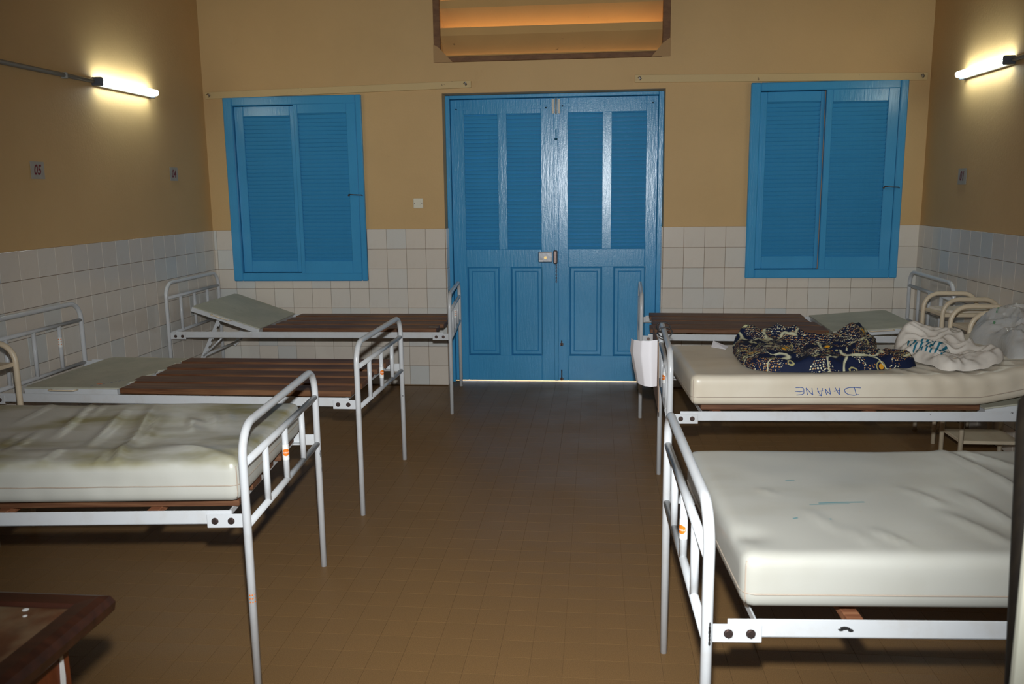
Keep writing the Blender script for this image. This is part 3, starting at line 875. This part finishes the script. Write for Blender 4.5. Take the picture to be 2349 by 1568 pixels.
# worn-off paint with a shape of its own, and the dotted sticker on a leg
FR = {k: [c for c in b.children if c.name.startswith('foot_frame')][0] for k, b in BED.items()}
def chip(frame, y, z, ang, blobs, mat='black_chip'):
    m = MB(); r = TR + .0004
    for (da, dz, wa, hz) in blobs:
        k = 7; vs = []
        for i in range(k):
            t = 2 * pi * i / k; j = .75 + .35 * random.random()
            a = ang + (da + cos(t) * wa * j) / r
            vs.append((cos(a) * r, y + sin(a) * r, z + dz + sin(t) * hz * j))
        m.add(vs, [tuple(range(k))])
    m.build('worn_patch' if mat == 'black_chip' else 'sticker', mat, frame)
chip(FR['R1'], -BW, .535, -1.25, [(0, .018 - i * .009, .0022 + .0015 * random.random(), .007) for i in range(6)])
chip(FR['L1'], 0, .470, -.55, [(0, .010, .002, .006), (-.002, 0, .0018, .007), (0, -.010, .002, .005)])
chip(FR['L1'], 0, .405, -.30, [(0, 0, .0012, .012)])
bp = [c for c in BED['L2'].children if c.name.startswith('backrest_panel')][0]
m = MB(); m.prism([(cos(2 * pi * i / 8) * .016 - .134, sin(2 * pi * i / 8) * .008 - .708 ) for i in range(8)], 2, .0127, .0130); m.build('print', 'orange_print', bp)
for i in range(9):
    m = MB(); tx = -.148 + i * .0105; ty = -.760 + i * .0165
    m.prism([(tx, ty), (tx + .007, ty + .009), (tx + .005, ty + .012), (tx - .002, ty + .003)], 2, .0127, .0130); m.build('print', 'blue_ink', bp)
chip(FR['L2'], 0, .365, -1.0, [(-.003, .003, .002, .005), (.003, -.003, .002, .0025)])
chip(FR['L3'], -BW * .98, .26, -.9, [(0, .03, .0016, .02), (.002, -.01, .0014, .012)])
chip(FR['L1'], -BW, .285, -1.15, [((i - 1) * .0078, (j - 1) * .0115, .0026, .0026) for i in range(3) for j in range(3)], 'orange_print')
m = MB()
for (x, z, wx, hz) in ((.268, .540, .010, .0035), (.280, .535, .006, .003), (.259, .536, .006, .002)):
    m.prism([(x + cos(2 * pi * i / 7) * wx * (.7 + .5 * random.random()), z + sin(2 * pi * i / 7) * hz) for i in range(7)], 1, -BW - .0004, -BW + .003)
m.build('worn_patch', 'black_chip', [c for c in BED['R1'].children if c.name.startswith('side_rail')][1])

# ------------------------------------------------------------------ mattresses
def rounded_box(x0, x1, y0, y1, z0, z1, r, step, disp):
    bm = bmesh.new(); lo = Vector((x0, y0, z0)); hi = Vector((x1, y1, z1)); n = [max(3, int((hi[a] - lo[a]) / step)) for a in range(3)]
    for ax in range(3):
        a1, a2 = [a for a in range(3) if a != ax]
        for side in (0, 1):
            g = []
            for i in range(n[a1] + 1):
                row = []
                for j in range(n[a2] + 1):
                    p = Vector((0, 0, 0)); p[ax] = (lo, hi)[side][ax]
                    p[a1] = lo[a1] + (hi[a1] - lo[a1]) * i / n[a1]; p[a2] = lo[a2] + (hi[a2] - lo[a2]) * j / n[a2]
                    row.append(bm.verts.new(p))
                g.append(row)
            for i in range(n[a1]):
                for j in range(n[a2]): bm.faces.new((g[i][j], g[i + 1][j], g[i + 1][j + 1], g[i][j + 1]))
    bmesh.ops.remove_doubles(bm, verts=bm.verts, dist=1e-5)
    for v in bm.verts:
        p = v.co.copy(); c = Vector([min(max(p[a], lo[a] + r), hi[a] - r) for a in range(3)]); d = p - c
        if d.length > 1e-9: d.normalize(); q = c + d * r
        else: q = p
        v.co = q + disp(q, d)
    bmesh.ops.recalc_face_normals(bm, faces=bm.faces)
    for f in bm.faces: f.smooth = True
    return bm
def fold(x, y, ax, ay, bx_, by_, width, amp):
    """height of a crease running from a to b, seen from above"""
    a = Vector((ax, ay)); b = Vector((bx_, by_)); p = Vector((x, y)); d = b - a; t = max(0, min(1, (p - a).dot(d) / d.length_squared))
    q = a + d * t; dist = (p - q).length; fade = sin(pi * min(max(t, .02), .98)) ** .6
    sg = d.x * (p.y - a.y) - d.y * (p.x - a.x)
    u_ = dist / width * (1 if sg > 0 else -1)
    return amp * fade * math.exp(-u_ * u_) * (1.0 - .75 * (u_ > 0) * min(1, abs(u_)))
def mattress(key, label, mat, x0, x1, y0, y1, z0, z1, disp, seam_z, smat='shaded_vinyl_seam'):
    bx0, by0, th, s = B[key]
    lo, hi = (min(s * x0, s * x1), max(s * x0, s * x1))
    bm = rounded_box(lo, hi, y1, y0, z0, z1, .030, .0145, disp)
    bvh = BVHTree.FromBMesh(bm)
    me = bpy.data.meshes.new('mattress'); bm.to_mesh(me); bm.free(); me.materials.append(MAT[mat])
    o = put('mattress', me, None, (bx0, by0, 0), th); tag(o, label, 'mattress', 'vinyl hospital mattresses')
    # welted seam round the side, laid on the surface
    pts = []; cx, cy = (lo + hi) / 2, (y0 + y1) / 2; k = 180
    per = [(lo, y1 + .012 + (y0 - y1 - .024) * i / 39, 1, 0) for i in range(40)] + [(lo + .012 + (hi - lo - .024) * i / 99, y0, 0, -1) for i in range(100)] + \
          [(hi, y0 - .012 - (y0 - y1 - .024) * i / 39, -1, 0) for i in range(40)] + [(hi - .012 - (hi - lo - .024) * i / 99, y1, 0, 1) for i in range(100)]
    for (px, py, dx, dy) in per:
        zz = seam_z + lift(key, px)
        h = bvh.ray_cast(Vector((px - dx * .3, py - dy * .3, zz)), Vector((dx, dy, 0)))
        if h[0]: pts.append(h[0])
    sm_ = MB(); sm_.tube(pts, .0019, 5, closed=True); sm_.build('piping', smat, o)
    for (ux, uy) in ((lo, y1), (hi, y1), (lo, y0), (hi, y0)):   # upright corner welts
        cp = []; c_ = Vector((cx, cy, 0)); dd = Vector((ux - cx, uy - cy, 0)); inn = Vector((ux - math.copysign(.06, ux - cx), uy - math.copysign(.06, uy - cy), 0)); dd = (Vector((ux, uy, 0)) - inn).normalized()
        for q in range(9):
            zz = z0 + .012 + (z1 - z0 - .03) * q / 8 + lift(key, ux)
            h = bvh.ray_cast(inn + dd * .4 + Vector((0, 0, zz)), -dd)
            if h[0]: cp.append(h[0])
        if len(cp) > 2:
            w_ = MB(); w_.tube(cp, .0019, 5); w_.build('piping', smat, o)
    return o, bvh
def lift(key, x):
    if key == 'R2': return max(0.0, x - 1.22) ** 1.15 * .26
    return 0.0
nz = lambda x, y, f, o=0: noise.noise(Vector((x * f, y * f, o)))
def dispL1(q, d):
    up = max(d.z, 0); side = math.hypot(d.x, d.y)
    h = .006 * nz(q.x, q.y, 3.0) + .003 * nz(q.x, q.y, 8, 3)
    for (a, b, c, e, w, am) in ((-.98, -.05, -.972, -.33, .014, .008), (-.833, -.05, -.75, -.50, .016, .012), (-.78, -.06, -.755, -.28, .012, .006), (-.665, -.15, -.57, -.66, .018, .012), (-.589, -.06, -.392, -.83, .020, .013),
                                (-.503, -.20, -.417, -.60, .018, .009), (-.383, -.27, -.30, -.45, .016, .011), (-.323, -.20, -.23, -.42, .014, .009), (-.288, -.15, -.192, -.44, .014, .008), (-.32, -.63, -.03, -.81, .030, .013),
                                (-.63, -.66, -.628, -.82, .014, .008), (-.479, -.70, -.458, -.82, .012, .008), (-.467, -.60, -.40, -.82, .014, .010), (-.90, -.42, -.854, -.64, .016, .009), (-.85, -.40, -.786, -.72, .016, .010), (-.36, -.30, -.30, -.36, .012, .008)):
        h += fold(q.x, q.y, a, b, c, e, w, am)
    h *= up
    sag = -.010 * up * math.exp(-((q.y + .42) / .2) ** 2) + (.008 if up > .5 else 0) * math.exp(-((q.y + .70) / .05) ** 2)
    w = .005 * nz(q.x * 2.2, q.z * 2.5, 6, 9) * side * (1 if q.x < -.30 else .35)
    return Vector((0, 0, h + sag)) + Vector((d.x, d.y, 0)) * w
def dispR1(q, d):
    up = max(d.z, 0); side = math.hypot(d.x, d.y)
    h = .0035 * nz(q.x, q.y, 2.6) + .0012 * nz(q.x, q.y, 9, 4)
    for (a, b, c, e, w, am) in ((.795, -.04, .86, -.50, .022, .016), (.68, -.41, .725, -.70, .020, .012), (.555, -.38, .61, -.52, .018, .006), (.38, -.67, .43, -.78, .014, .007), (.265, -.55, .302, -.70, .014, .004), (.585, -.56, .655, -.77, .020, .009), (.85, -.05, .95, -.26, .018, .009), (.33, -.66, .348, -.78, .012, .004), (.185, -.39, .215, -.45, .010, .004), (.93, -.3, 1.0, -.7, .03, .012)):
        h += fold(q.x, q.y, a, b, c, e, w, am)
    h += -.010 * math.exp(-((q.x - .085) ** 2 + (q.y + .70) ** 2) / .0016)
    return Vector((0, 0, h * up)) + Vector((d.x, d.y, 0)) * (.003 * nz(q.x, q.z, 5, 2) * side)
def dispR2(q, d):
    up = max(d.z, 0); side = math.hypot(d.x, d.y)
    h = .004 * nz(q.x, q.y, 3)
    for i in range(7): h += fold(q.x, q.y, .86 + i * .085, -.56, .98 + i * .10, -.78, .018, .009)
    hh = Vector((0, 0, h * up + lift('R2', q.x)))
    wob = .0015 * nz(q.x, q.z, 5, 2) + (.004 * sin(q.x * 62 + q.z * 30) * max(0, min(1, (q.x - .80) * 4)) * (q.z > .615))
    return hh + Vector((d.x, d.y, 0)) * (wob * side)
m1, bv1 = mattress('L1', 'grey mattress with yellow stains and creases on the left foreground bed', 'stained_vinyl', .045, 1.76, -.055, -.805, .5685, .697, dispL1, .622)
m2, bv2 = mattress('R1', 'clean cream vinyl mattress on the right foreground bed', 'cream_vinyl', .050, 1.80, -.045, -.818, .5685, .697, dispR1, .606)
m3, bv3 = mattress('R2', 'cream mattress with blue handwriting upside down and clothes on it', 'cream_vinyl_clothes', .035, 1.80, -.05, -.79, .5685, .700, dispR2, .607)

def local_to(o): return Matrix.LocRotScale(o.location, o.rotation_euler, None)
# handwriting DANANE, upside down on the near side of the second right-hand mattress
LET = [[(1040, 882), (1066, 886), (1082, 905), (1086, 958), (1060, 972), (985, 978)], [(968, 884), (1040, 882)], [(960, 930), (1030, 936), (1078, 928)],
       [(1112, 888), (1122, 930), (1138, 976)], [(1112, 888), (1160, 935), (1208, 978)], [(1192, 890), (1200, 930), (1212, 978)],
       [(1266, 890), (1285, 940), (1325, 990)], [(1338, 892), (1330, 940), (1325, 990)], [(1268, 932), (1348, 924)], [(1290, 978), (1336, 984)],
       [(1372, 898), (1385, 940), (1402, 978)], [(1372, 898), (1410, 940), (1452, 968)], [(1432, 888), (1442, 930), (1452, 968)],
       [(1508, 884), (1540, 930), (1574, 976)], [(1570, 888), (1572, 930), (1574, 976)], [(1494, 930), (1582, 918)],
       [(1772, 886), (1788, 930), (1806, 976)], [(1862, 888), (1780, 882), (1700, 884), (1652, 898), (1638, 918), (1656, 950), (1700, 972), (1770, 980), (1838, 972)]]
ink = MB(); inv = local_to(m3).inverted()
for st in LET:
    dense = []
    for a, b in zip(st[:-1], st[1:]):
        for k in range(4): dense.append((a[0] + (b[0] - a[0]) * k / 4, a[1] + (b[1] - a[1]) * k / 4))
    dense.append(st[-1]); pts = []
    for cx, cy in dense:
        wx = 1.962 + (cx - 960) / 900 * .270; wz = .650 - (cy - 882) / 100 * .034
        l0 = inv @ Vector((wx, -3.2, wz)); dr = (inv.to_3x3() @ Vector((0, 1, 0)))
        h = bv3.ray_cast(l0, dr)
        if h[0]: pts.append(h[0] + h[1] * .0010)
    if len(pts) > 1: ribbon(ink, pts, .0030, (0, -1, 0))
ink.build('handwriting', 'blue_ink', m3)
# blue and teal pen smears on the clean mattress
sm = MB(); inv2 = local_to(m2).inverted()
def on_top(o, bvh, wx, wy, lift_=.0008):
    iv = local_to(o).inverted(); h = bvh.ray_cast(iv @ Vector((wx, wy, 1.3)), Vector((0, 0, -1)))
    return h[0] + Vector((0, 0, lift_)) if h[0] else None
def top_z(o, bvh, wx, wy):
    p = on_top(o, bvh, wx, wy, 0); return (local_to(o) @ p).z if p else None
for (ax, ay, bx2, by2, w) in ((1.685, -4.300, 1.800, -4.285, .006), (1.66, -4.312, 1.76, -4.300, .003), (1.640, -4.13, 1.665, -4.125, .004), (1.60, -4.405, 1.612, -4.40, .005), (1.685, -4.405, 1.690, -4.402, .005)):
    pts = [on_top(m2, bv2, ax + (bx2 - ax) * k / 6, ay + (by2 - ay) * k / 6) for k in range(7)]
    ribbon(sm, pts, w, (0, 0, 1))
sm.build('pen_mark', 'teal_ink', m2)

# ------------------------------------------------------------------ things on the beds
def heap(name, outline, base_fn, height, fold_f, seed, mat, label, cat, rings=26, n=110, edge=.12, bumps=(), parent=None, ridge=1.0, floor_gap=.006):
    """crumpled cloth: outline in world x, y; base_fn gives the surface it lies on; folds run as ridges"""
    rn = random.Random(seed); P = [Vector(p) for p in outline]; c = sum(P, Vector((0, 0))) / len(P)
    # resample a closed Catmull-Rom curve
    R = []
    N = len(P)
    for k in range(n):
        t = k / n * N; i = int(t); u_ = t - i; p0, p1, p2, p3 = P[(i - 1) % N], P[i % N], P[(i + 1) % N], P[(i + 2) % N]
        R.append(.5 * ((2 * p1) + (p2 - p0) * u_ + (2 * p0 - 5 * p1 + 4 * p2 - p3) * u_ ** 2 + (3 * p1 - p0 - 3 * p2 + p3) * u_ ** 3))
    R = [c + (p - c) * (1 + .035 * noise.noise(Vector((p.x * 14, p.y * 14, seed)))) for p in R]
    vs = []; sh = Vector((seed * 3.7, seed * 1.9, 0))
    for j in range(rings + 1):
        t = j / rings
        for k in range(n):
            p = c + (R[k] - c) * t
            q = Vector((p.x, p.y, 0)) + sh; w = Vector((noise.noise(q * 4), noise.noise(q * 4 + Vector((9, 0, 0))), 0)) * .10
            r1 = 1 - abs(noise.noise((q + w) * fold_f)) * 2.0; r2 = 1 - abs(noise.noise((q - w) * fold_f * 2.1 + Vector((5, 5, 0)))) * 2.0
            f = .42 + .40 * noise.noise(q * fold_f * .45) + ridge * (.34 * r1 + .15 * r2)
            for (bx2, by2, br, ba) in bumps: f += ba * math.exp(-((p.x - bx2) ** 2 + (p.y - by2) ** 2) / br ** 2)
            e = min(1.0, (1 - t) / edge); e = math.sqrt(max(0.0, 1 - (1 - e) ** 2))
            vs.append((p.x, p.y, base_fn(p.x, p.y) + floor_gap + max(.006, height * max(f, .10)) * e))
    fs = [(j * n + k, j * n + (k + 1) % n, (j + 1) * n + (k + 1) % n, (j + 1) * n + k) for j in range(rings) for k in range(n)]
    m = MB(); m.add(vs, fs, True)
    me = m.mesh(name, mat)
    bm = bmesh.new(); bm.from_mesh(me); bmesh.ops.remove_doubles(bm, verts=bm.verts, dist=1e-6); bm.to_mesh(me); bm.free()
    o = put(name, me, parent)
    if label: tag(o, label, cat)
    return o
def base3(x, y):
    z = top_z(m3, bv3, x, y); return z if z else .70
CL = [(1.800, -2.20), (1.775, -2.42), (1.785, -2.66), (1.85, -2.735), (1.98, -2.765), (2.10, -2.755), (2.25, -2.715), (2.38, -2.68), (2.49, -2.64), (2.52, -2.55), (2.43, -2.45), (2.44, -2.28), (2.49, -2.12), (2.38, -2.085), (2.26, -2.12), (2.14, -2.10), (2.05, -2.10), (1.93, -2.09), (1.86, -2.08)]
heap('patterned_cloth', CL, base3, .070, 9.0, 3, 'wax_print_cloth', 'dark blue printed cloth with yellow and cream motifs crumpled on the mattress', 'cloth', rings=40, n=170, edge=.10,
     bumps=((1.87, -2.14, .06, .75), (2.02, -2.14, .05, .7), (2.09, -2.15, .04, .5), (2.38, -2.16, .06, .9), (2.0, -2.5, .2, .1)))
WH = [(2.555, -2.20), (2.535, -2.40), (2.56, -2.56), (2.60, -2.70), (2.70, -2.705), (2.83, -2.66), (2.88, -2.55), (2.82, -2.36), (2.86, -2.2), (2.74, -2.12), (2.62, -2.08)]
wc = heap('white_cloth', WH, base3, .072, 8.0, 8, 'white_cotton', 'crumpled white cotton cloth with blue striped part beside the printed cloth', 'cloth', rings=48, n=190, edge=.22, ridge=1.15,
          bumps=((2.63, -2.17, .09, .95), (2.76, -2.30, .09, .3), (2.75, -2.6, .12, -.25)))
wc_bvh = BVHTree.FromPolygons([v.co for v in wc.data.vertices], [tuple(p.vertices) for p in wc.data.polygons])
def on_white(x, y):
    h = wc_bvh.ray_cast(Vector((x, y, 1.3)), Vector((0, 0, -1)))
    return h[0].z if h[0] else base3(x, y)
heap('striped_part', [(2.575, -2.30), (2.560, -2.42), (2.60, -2.54), (2.68, -2.56), (2.70, -2.47), (2.65, -2.36)], on_white, .016, 9, 12, 'striped_cotton', None, None, rings=14, n=60, edge=.25, parent=wc, ridge=.5, floor_gap=.0015)
BG = [(2.895, -2.66), (2.92, -2.40), (2.90, -2.20), (2.98, -2.07), (3.10, -2.05), (3.20, -2.15), (3.22, -2.40), (3.18, -2.62), (3.05, -2.69)]
bag = heap('plastic_bag', BG, base3, .105, 7.0, 21, 'plastic_film', 'translucent white plastic bag lying at the head end of the mattress', 'bag', rings=24, n=90, edge=.35, bumps=((3.06, -2.22, .14, .5),))
bag_bvh = BVHTree.FromPolygons([v.co for v in bag.data.vertices], [tuple(p.vertices) for p in bag.data.polygons])
for (pts2, w, mt) in (([(2.955, -2.30), (2.975, -2.27), (2.99, -2.24)], .010, 'green_print'), ([(3.01, -2.20), (3.03, -2.17)], .010, 'green_print'), ([(2.94, -2.36), (2.935, -2.42)], .005, 'blue_print'), ([(3.02, -2.30), (3.05, -2.33)], .006, 'blue_print'), ([(2.98, -2.54), (3.02, -2.56), (3.06, -2.55)], .018, 'blue_print')):
    m = MB(); pp = []
    for (x, y) in pts2:
        h = bag_bvh.ray_cast(Vector((x, y, 1.3)), Vector((0, 0, -1)))
        if h[0]: pp.append(h[0] + Vector((0, 0, .002)))
    if len(pp) > 1: ribbon(m, pp, w, (0, 0, 1)); m.build('print', mt, bag)
# folded slip of paper
m = MB(); zz = base3(1.76, -2.16) + .002
m.add([(1.700, -2.150, zz), (1.717, -2.085, zz + .020), (1.780, -2.165, zz + .004), (1.760, -2.215, zz), (1.700, -2.150, zz + .0012), (1.717, -2.085, zz + .0212), (1.780, -2.165, zz + .0052), (1.760, -2.215, zz + .0012)],
      [(0, 1, 2, 3), (7, 6, 5, 4), (0, 4, 5, 1), (1, 5, 6, 2), (2, 6, 7, 3), (3, 7, 4, 0)])
slip = tag(m.build('paper_slip', 'white_paper'), 'small folded white paper slip at the edge of the printed cloth', 'paper')

# clipboard hung on the foot of the bed by two black rings
cb = empty('clipboard', (1.4250, -2.27, .815), label='brown clipboard with a loose white sheet hanging on a bed foot', cat='clipboard')
X0 = -.006
m = MB()
poly = [(.130, -.012), (-.215, -.030), (-.235, -.10), (-.30, -.34), (.06, -.30)]
m.prism(poly, 0, X0 - .006, X0 - .001); m.build('board', 'brown_board', cb)
path = [(X0 - .007, -.215), (-.045, -.232), (-.085, -.215), (-.118, -.165), (-.128, -.11)]
path = [tuple(p) for p in fillet([(*p, 0) for p in path], .02, 4)]
n_ = len(path); vs = []
for zi, (zc, k, dy) in enumerate(((-.020, 1.0, 0), (-.09, 1.04, -.006), (-.16, .92, -.004), (-.238, .78, 0.0))):
    for i, p in enumerate(path):
        vs.append((X0 - .007 + (p[0] - X0 + .007) * k, p[1] + dy, zc - (.012 * i / n_ if zi == 0 else 0)))
fs = [(a * n_ + i, a * n_ + i + 1, (a + 1) * n_ + i + 1, (a + 1) * n_ + i) for a in range(3) for i in range(n_ - 1)]
m = MB(); m.add(vs, fs, True); m.build('paper', 'white_paper', cb)
for yy in (.085, -.075):
    m = MB(); cx_ = .033 + yy * .027
    m.tube([(cx_ + cos(2 * pi * k / 20) * .034, yy, -.008 + sin(2 * pi * k / 20) * .024) for k in range(20)], .0028, 6, closed=True); m.build('ring', 'black_wire', cb)

# printed label on a plank
m = MB(); m.box(-.036, .036, -.014, .014, 0, .0008)
lab = m.build('paper_tag', 'sign_paper', None, (.045, -.775, .5785), -.1); tag(lab, 'small pale paper tag stuck on a plank of the bed below the left window', 'paper')

# ------------------------------------------------------------------ bedside tables
def side_table(x, y0, y1, s, label, depth=.305, ztop=.842):
    """two bent-tube side frames with two shelves; x = edge towards the aisle"""
    t = empty('bedside_table', (x, y0, 0), label=label, cat='table', group='beige bedside tables')
    d = s * depth; wy = y1 - y0
    for y in (0, wy):
        m = MB(); m.tube(fillet([(0, y, 0), (0, y, ztop), (d, y, ztop), (d, y, 0)], .085, 7), .0125, 12); m.build('side_frame', 'beige_enamel', t)
    for z in (.740, .155):
        m = MB(); m.box(.004 * s, d - .004 * s, -.006, wy + .006, z, z + .018, .002)
        m.build('shelf', 'beige_enamel', t)
    return t
tA = side_table(3.085, -1.090, -1.380, 1, 'beige tube bedside table beside the planked bed, farther of the right pair')
tB = side_table(3.012, -1.680, -1.922, 1, 'beige tube bedside table beside the clothes bed, nearer of the right pair')
side_table(-1.415, -2.925, -3.17, -1, 'beige tube bedside table between the two nearest left beds', depth=.33)
m = MB(); m.prism([(3.10, -1.13), (3.36, -1.12), (3.37, -1.30), (3.14, -1.33)], 2, .7585, .772)
tag(m.build('folded_sheet', 'white_cotton'), 'flat white folded sheet on the shelf of the farther bedside table', 'cloth')

# ------------------------------------------------------------------ desk corner, dark strip and cream door edge
dk = empty('desk', (.215, -4.945, 0), label='dark red wooden desk with worn top in the bottom left corner', cat='desk')
m = MB(); m.box(-1.0, -.052, -.60, -.050, .690, .716, .002); m.build('desk_top', 'desk_top_wood', dk)
m = MB()
prof = [(-.055, .718), (-.050, .726), (-.020, .728), (-.006, .722), (0, .708), (-.002, .692), (-.012, .682), (-.030, .678), (-.040, .664), (-.055, .660)]
v = []; n_ = len(prof)
for (sx, sy) in ((-1.0, 0), (0, 0), (0, -.65)):
    for (a, zz) in prof:
        if (sx, sy) == (-1.0, 0): v.append((-1.0, a, zz))
        elif (sx, sy) == (0, 0): v.append((a, a, zz))
        else: v.append((a, -.65, zz))
f = []
for k in range(2):
    for i in range(n_ - 1): f.append((k * n_ + i, k * n_ + i + 1, (k + 1) * n_ + i + 1, (k + 1) * n_ + i))
m.add(v, f); m.build('top_moulding', 'desk_dark_wood', dk)
m = MB(); m.box(-.96, -.062, -.62, -.062, .06, .690, .004); m.build('body', 'desk_red_wood', dk)
for (x, y) in ((-.10, -.10), (-.92, -.10)):
    m = MB(); m.box(x - .03, x + .03, y - .03, y + .03, 0, .062, .004); m.build('foot', 'desk_dark_wood', dk)
m = MB()
m.prism([(-.100, .560), (-.092, .652), (-.084, .655), (-.082, .60), (-.086, .55), (-.095, .54)], 0, -.0615, -.0606); m.build('paint_scratch', 'white_print', dk)
for (x, y, r) in ((-.14, -.062, .006), (-.125, -.085, .004)):
    m = MB(); m.cyl((x, y, .7165), 2, r, .0006, 8); m.build('paint_spot', 'white_print', dk)

def at(px, py, dist):
    d = F_ + R_ * ((px - 1174.5) / FPX) + U_ * ((784 - py) / FPX); return CAM + d * dist
c = at(2322, 1568, .95)
m = MB(); m.box(0, .75, -.02, .02, 0, 2.05, .004); d2 = tag(m.build('door_2', 'cream_door_paint', None, (c.x, c.y, .004), radians(-35)), kind='structure')
c = at(2372, 900, 1.30); r_ = .022; c2 = at(2350, 1450, 1.22)
dx, dy = (c2.x - c.x) / (c.z - c2.z), (c2.y - c.y) / (c.z - c2.z)
m = MB(); m.tube([(dx * c.z, dy * c.z, 0), (dx * .04, dy * .04, c.z - .04), (0, 0, c.z - .014), (0, 0, c.z)], [r_, r_, r_ * .9, r_ * .4], 14)  # dark post shape standing in for an unidentified strip
tag(m.build('dark_strip', 'dark_strip_tone', None, (c.x, c.y, 0)), 'dark post-shaped strip cut by the right edge beside the cream mattress', 'post')
